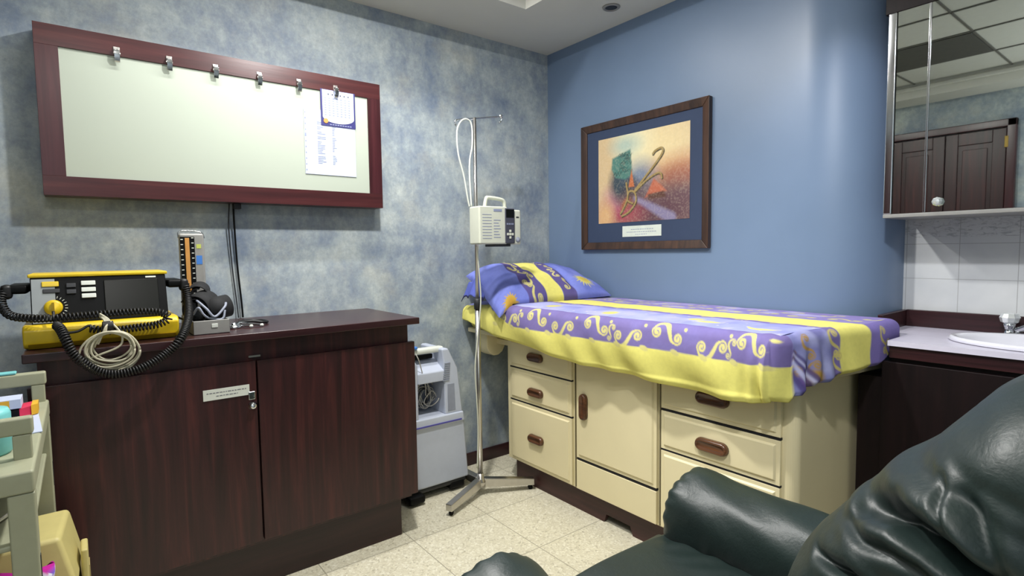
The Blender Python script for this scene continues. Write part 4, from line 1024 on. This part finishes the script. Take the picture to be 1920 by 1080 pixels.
crease([(-2.497, .978), (-2.502, .957), (-2.517, .927), (-2.53, .912)], .004, .006, .003)
crease([(-2.50, 1.0), (-2.54, .985), (-2.60, .975)], .014, .008, .004)
crease([(-2.44, .965), (-2.48, .972), (-2.53, .965), (-2.60, .94)], .012, .006, .005)
nzv = np.array([noise.noise(Vector((a*7, b*9, c*9)))*.008+noise.noise(Vector((a*22, b*26, c*26)))*.0035 for a, b, c in zip(Xg.ravel(), Yg.ravel(), Zg.ravel())]).reshape(Yg.shape)*.55
disp += nzv
Xg = Xg+nx_*disp; Yg = Yg+oy*disp; Zg = Zg+oz*disp
P = np.stack([Xg, Yg, Zg], -1).reshape(-1, 3)
i = np.arange(nu)[:, None]; j = np.arange(nv-1)[None, :]; i2 = (i+1) % nu
F = np.stack([i*nv+j, i2*nv+j, i2*nv+j+1, i*nv+j+1], -1).reshape(-1, 4).tolist()
F += [[q*nv for q in range(nu)], [q*nv+nv-1 for q in range(nu)][::-1]]
o = mk('backrest', P, F, 'leather', t, smooth=True)
# arms: padded rolls with gathered round fronts
def arm(cx, yf_, yb_, cz, r, h):
    nu_, nv_ = 96, 150; vv = np.linspace(0, 1, nv_); th = np.linspace(0, 2*PI, nu_, endpoint=False)
    Lr = yf_-yb_; capl = .045
    yv = yf_-vv*Lr; cap = np.sqrt(np.clip(1-(np.clip((capl-(yf_-yv))/capl, 0, 1))**2, 0, 1)); cap = np.maximum(cap, .02)
    rr = r*(1+.10*np.exp(-((yf_-yv-.06)/.06)**2)-.04*np.clip((yf_-yv)/Lr, 0, 1))
    TH, VV_ = np.meshgrid(th, vv, indexing='ij'); YV = yf_-VV_*Lr
    gather = 1+.045*np.sin(TH*19)*np.exp(-((yf_-YV)/.035)**2)+.012*np.sin(TH*7+YV*30)
    ex = 2/2.3; R_ = rr[None, :]*(cap[None, :]**.55)*gather
    x = cx+R_*np.sign(np.cos(TH))*np.abs(np.cos(TH))**ex; z = cz+R_*1.0*np.sign(np.sin(TH))*np.abs(np.sin(TH))**ex
    P = np.stack([x, YV+0*TH, z], -1)
    n1 = np.array([noise.noise(Vector((a*9, b*6, c*9)))*.006 for a, b, c in P.reshape(-1, 3)]).reshape(x.shape)
    P[..., 2] += n1; P = P.reshape(-1, 3)
    i = np.arange(nu_)[:, None]; j = np.arange(nv_-1)[None, :]; i2 = (i+1) % nu_
    F = np.stack([i*nv_+j, i2*nv_+j, i2*nv_+j+1, i*nv_+j+1], -1).reshape(-1, 4).tolist(); F += [[q*nv_ for q in range(nu_)], [q*nv_+nv_-1 for q in range(nu_)][::-1]]
    a_ = mk('armrest', P, F, 'leather', t, smooth=True)
    G().box(cx-.085, cx+.085, yb_, yf_-.03, .05, cz-.03).mk('arm_panel', 'leather', a_, bevel=.025, seg=4)
arm(-1.005, -1.715, -2.42, .478, .118, .6)
arm(-1.745, -1.715, -2.42, .478, .118, .6)
# seat cushion
def seatf(U, W):
    x = -1.645+U*.55; y = -1.70-W*.62
    ex = np.clip(1-np.abs(2*U-1)**6, 0, 1)**.5; ey = np.clip(1-np.clip((.07-W)/.07, 0, 1)**2, 0, 1)**.5
    z = .33+.115*ey*(.85+.15*ex)+.010*np.sin(PI*U)+.004*nz(x, y, 9, 2)
    z += .004*np.sin((y+.6*x)*75)*np.exp(-((x+1.13)/.06)**2)*np.exp(-((y+1.86)/.10)**2)
    return np.stack([x, y, z], -1)
P, F = grid(seatf, 120, 160); o = mk('seat_cushion', P, F, 'leather', t, smooth=True); md = o.modifiers.new('s', 'SOLIDIFY'); md.thickness = .02; md.offset = -1
G().box(-1.645, -1.095, -1.735, -1.700, .10, .425).mk('footrest_panel', 'leather', t, bevel=.015, seg=4)
G().box(-1.86, -.89, -2.55, -1.74, .04, .32).mk('base_frame', 'leather', t, bevel=.02, seg=3)
for x, y in ((-1.8, -1.8), (-.95, -1.8), (-1.8, -2.5), (-.95, -2.5)): G().box(x-.025, x+.025, y-.025, y+.025, 0, .042).mk('foot', 'black', t)

# ------------------------------------------------------------------ trolley at the left
t = thing('trolley', (-2.78, -.95, 0), 'sage cream plastic trolley with railed top tray at the left edge', 'trolley')
xr, xl, yn, yf2 = -2.503, -3.05, -1.285, -.60; zt = .85
G().box(xl, xr, yn, yf2, zt-.045, zt).mk('top_tray', 'cart', t, bevel=.006)
G().box(xl+.02, xr-.012, yn+.02, yf2-.02, zt-.16, zt-.148).mk('middle_shelf', 'cart', t, bevel=.004)
G().box(xl+.02, xr-.012, yn+.02, yf2-.02, .20, .22).mk('bottom_shelf', 'cart', t, bevel=.004)
for x in (xl+.022, xr-.022):
    for y in (yn+.022, yf2-.022):
        lg = G().box(x-.021, x+.021, y-.018, y+.018, .05, zt-.045).mk('leg', 'cart', t, bevel=.004)
        G().tube([(x-.012, y, .025), (x+.012, y, .025)], .025, 18).mk('caster', 'black', lg, smooth=True)
        G().box(x+.0195, x+.0220, y-.006, y+.006, .60, .67).mk('slot', 'dgrey', lg)
for y in (yn+.10, yf2-.02):
    rl = G().box(xl+.03, xr-.002, y-.012, y+(.012 if y < -.9 else .018), .900, .936).mk('rail', 'cart', t, bevel=.005)
    G().box(xr-.036, xr-.006, y-.011, y+.011, zt-.002, .90).mk('rail_post', 'cart', rl, bevel=.003)
    G().box(xl+.03, xl+.06, y-.011, y+.011, zt-.002, .90).mk('rail_post', 'cart', rl, bevel=.003)
# things on the trolley
t = thing('medicine_carton', (-2.60, -.80, .853), 'lower carton on the trolley, black with red and amber end', 'carton')
c = (-2.60, -.80)
G().box(-2.70, -2.552, -.825, -.765, .853, .877, .0, c).mk('box', 'black', t, bevel=.001)
G().hexa([(-2.5525, -.827, .8535), (-2.520, -.795, .8535), (-2.520, -.742, .8535), (-2.5525, -.76, .8535), (-2.5525, -.827, .879), (-2.520, -.795, .879), (-2.520, -.742, .879), (-2.5525, -.76, .879)]).mk('end_flap', 'red', t, bevel=.001)
G().hexa([(-2.5305, -.808, .8545), (-2.518, -.797, .8545), (-2.518, -.745, .8545), (-2.5305, -.745, .8545), (-2.5305, -.808, .8805), (-2.518, -.797, .8805), (-2.518, -.745, .8805), (-2.5305, -.745, .8805)]).mk('end_band', 'amber', t)
t = thing('medicine_carton', (-2.63, -.80, .881), 'upper carton on the trolley, white with red and amber print', 'carton')
G().box(-2.72, -2.548, -.83, -.765, .881, .905).mk('box', 'paper', t, bevel=.001)
G().box(-2.72, -2.590, -.8312, -.83, .8815, .903).mk('print_band', 'red', t)
G().box(-2.590, -2.570, -.8312, -.83, .8815, .903).mk('end_band', 'amber', t)
p = G().box(-2.70, -2.515, -1.00, -.66, .8505, .8525, .08).mk('paper_sheet', 'paper'); tagit(p, 'loose white paper lying under the cartons on the trolley', 'paper')
t = thing('bottle', (-2.585, -1.10, .85), 'aqua plastic container standing behind the near rail of the trolley', 'container')
G().lathe([(.0, .0005), (.040, .0005), (.044, .006), (.044, .085), (.040, .095), (.0, .096)], (-2.588, -1.115, .85), 'z', 28).mk('body', 'aqua', t, smooth=True)
tagit(G().box(-2.75, -2.568, -.630, -.604, .9365, .944, .0).mk('packet', 'aqua', bevel=.003), 'flat aqua packet lying on top of the far rail of the trolley', 'packet')
t = thing('scissors', (-2.54, -1.04, .703), 'steel surgical scissors on the middle trolley shelf', 'scissors')
g = G(); z0 = .7075
g.tube([(-2.60, -1.17, z0), (-2.522, -1.03, z0)], [.004, .002], 6); g.tube([(-2.59, -1.18, z0+.005), (-2.526, -1.02, z0+.005)], [.004, .002], 6); g.mk('blades', 'steel', t)
g = G()
for cx, cy in ((-2.615, -1.18), (-2.598, -1.20)): g.tube([(cx+.014*math.cos(a), cy+.014*math.sin(a), z0+.002) for a in np.linspace(0, 2*PI, 20)], .003, 6)
g.mk('handles', 'steel', t)
t = thing('instrument_tray', (-2.78, -.9, .703), 'dark instrument tray on the middle shelf of the trolley', 'tray')
g = G().box(-2.92, -2.63, -1.20, -.72, .7025, .706); 
for b in ((-2.92, -2.63, -1.20, -1.195), (-2.92, -2.63, -.725, -.72), (-2.92, -2.915, -1.2, -.72), (-2.635, -2.63, -1.2, -.72)): g.box(*b, .7025, .735)
g.mk('dish', 'dgrey', t, bevel=.001)
# straw yellow waste box in front of the cabinet
t = thing('sharps_bin', (-2.56, -.8, .222), 'straw yellow plastic sharps bin on the lower trolley shelf by the cabinet', 'bin')
def taper(x0, x1, y0, y1, z0, z1, ins): 
    return [(x0-ins*0, y0-ins, z0), (x1+ins, y0-ins, z0), (x1+ins, y1, z0), (x0, y1, z0), (x0, y0, z1), (x1, y0, z1), (x1, y1, z1), (x0, y1, z1)]
bx1 = -2.478
G().hexa([(-2.66, -.925, .222), (-2.452, -.925, .222), (-2.440, -.675, .222), (-2.66, -.675, .222), (-2.66, -.90, .415), (-2.462, -.90, .415), (-2.452, -.68, .415), (-2.66, -.68, .415)]).mk('bin_body', 'tboxd', t, bevel=.01)
G().hexa([(-2.66, -.915, .410), (-2.455, -.915, .410), (-2.447, -.67, .410), (-2.66, -.67, .410), (-2.65, -.885, .543), (-2.488, -.885, .543), (-2.472, -.682, .543), (-2.65, -.682, .543)]).mk('lid', 'tbox', t, bevel=.012, seg=3)
G().box(-2.450, -2.434, -.83, -.75, .28, .47).mk('clasp', 'tbox', t, bevel=.005)
G().box(-2.435, -2.432, -.82, -.77, .33, .42).mk('clasp_slot', 'tboxd', t, bevel=.001)
for x in (-2.62, -2.57, -2.52): G().box(x-.003, x+.003, -.9275, -.915, .24, .40).mk('rib', 'tbox', t)
# magenta and white bag standing in front of the bin, under the trolley
def bagf(U, W):
    x = -2.80+U*.335+.006*np.sin(W*9); y = -.905+.055*np.cos(U*PI*2)*0
    return np.stack([x, -.905+0*x, W*.47], -1)
nu_, nv_ = 80, 40; uu = np.linspace(0, 2*PI, nu_, endpoint=False); ww = np.linspace(0, 1, nv_); Ug, Wg = np.meshgrid(uu, ww, indexing='ij')
cr = 1+.05*np.sin(Ug*9+Wg*14)+.05*np.sin(Ug*4-Wg*9); pin = 1-.55*np.clip((Wg-.80)/.2, 0, 1)
x = -2.62+.125*np.sign(np.cos(Ug))*np.abs(np.cos(Ug))**.7*(1+.02*np.sin(Wg*20)); y = -1.06+.05*np.sin(Ug)*cr*pin
z = .222+Wg*.325+.012*np.sin(Ug*5)*Wg
P = np.stack([x, y, z], -1).reshape(-1, 3); i = np.arange(nu_)[:, None]; j = np.arange(nv_-1)[None, :]; i2 = (i+1) % nu_
F = np.stack([i*nv_+j, i2*nv_+j, i2*nv_+j+1, i*nv_+j+1], -1).reshape(-1, 4).tolist(); F += [[q*nv_ for q in range(nu_)], [q*nv_+nv_-1 for q in range(nu_)][::-1]]
col = np.ones((len(P), 3))*np.array(lin('#b3128a')); nzc = np.array([noise.noise(Vector((a*30, b*20, c*30))) for a, b, c in P])
col[nzc > .12] = lin('#d9d6e6'); col[nzc > .36] = lin('#6a55b8'); col[P[:, 0] < -2.545] = lin('#b3128a')
tagit(mk('plastic_bag', P, F, 'fabric', None, smooth=True, col=col, origin=(-2.62, -1.06, .222)), 'magenta and white plastic bag standing on the lower shelf of the trolley', 'bag')

# ------------------------------------------------------------------ lights
def area(name, loc, size, power, color=(1, 1, 1), rot=(0, 0, 0), spread=180):
    l = bpy.data.lights.new(name, 'AREA'); l.size = size; l.energy = power; l.color = color; l.spread = math.radians(spread)
    o = bpy.data.objects.new(name, l); COL.objects.link(o); o.location = loc; o.rotation_euler = rot; return o
area('light_centre', (-1.5, -1.1, 2.60), .09, 42, (1, .985, .96))
sl = area('light_cove', (-1.65, -.52, 2.585), 1.3, 24, (1, .985, .96)); sl.data.shape = 'RECTANGLE'; sl.data.size_y = .05
area('light_rear', (-2.4, -2.6, 2.59), .25, 11, (1, .98, .95))
area('bounce_fill', (-2.9, -3.1, 1.5), .8, 26, (.97, .98, 1), (math.radians(180), 0, 0))  # added upward fill behind the camera to lift the ceiling, no lamp there
def spot(name, loc, target, watt, ang, soft, col=(1, 1, 1)):
    l = bpy.data.lights.new(name, 'SPOT'); l.energy = watt; l.spot_size = math.radians(ang); l.spot_blend = .7; l.shadow_soft_size = soft; l.color = col
    o = bpy.data.objects.new(name, l); COL.objects.link(o); o.location = loc; d = Vector(target)-Vector(loc); o.rotation_euler = d.to_track_quat('-Z', 'Y').to_euler(); return o
spot('basin_fill', (-2.0, -2.45, 2.55), (-.1, -2.1, .95), 115, 62, .04, (.96, .97, 1))  # added fill spot that brightens the niche and couch end, not a fixture
spot('niche_downlight', (-.38, -1.98, 2.49), (-.05, -1.72, 1.6), 9, 60, .03, (.90, .90, 1))
wd = bpy.data.worlds.new('world'); scene.world = wd; wd.use_nodes = True; wd.node_tree.nodes['Background'].inputs[0].default_value = (.75, .8, .9, 1); wd.node_tree.nodes['Background'].inputs[1].default_value = .3
scene.view_settings.view_transform = 'Standard'; scene.view_settings.look = 'None'; scene.view_settings.exposure = 0
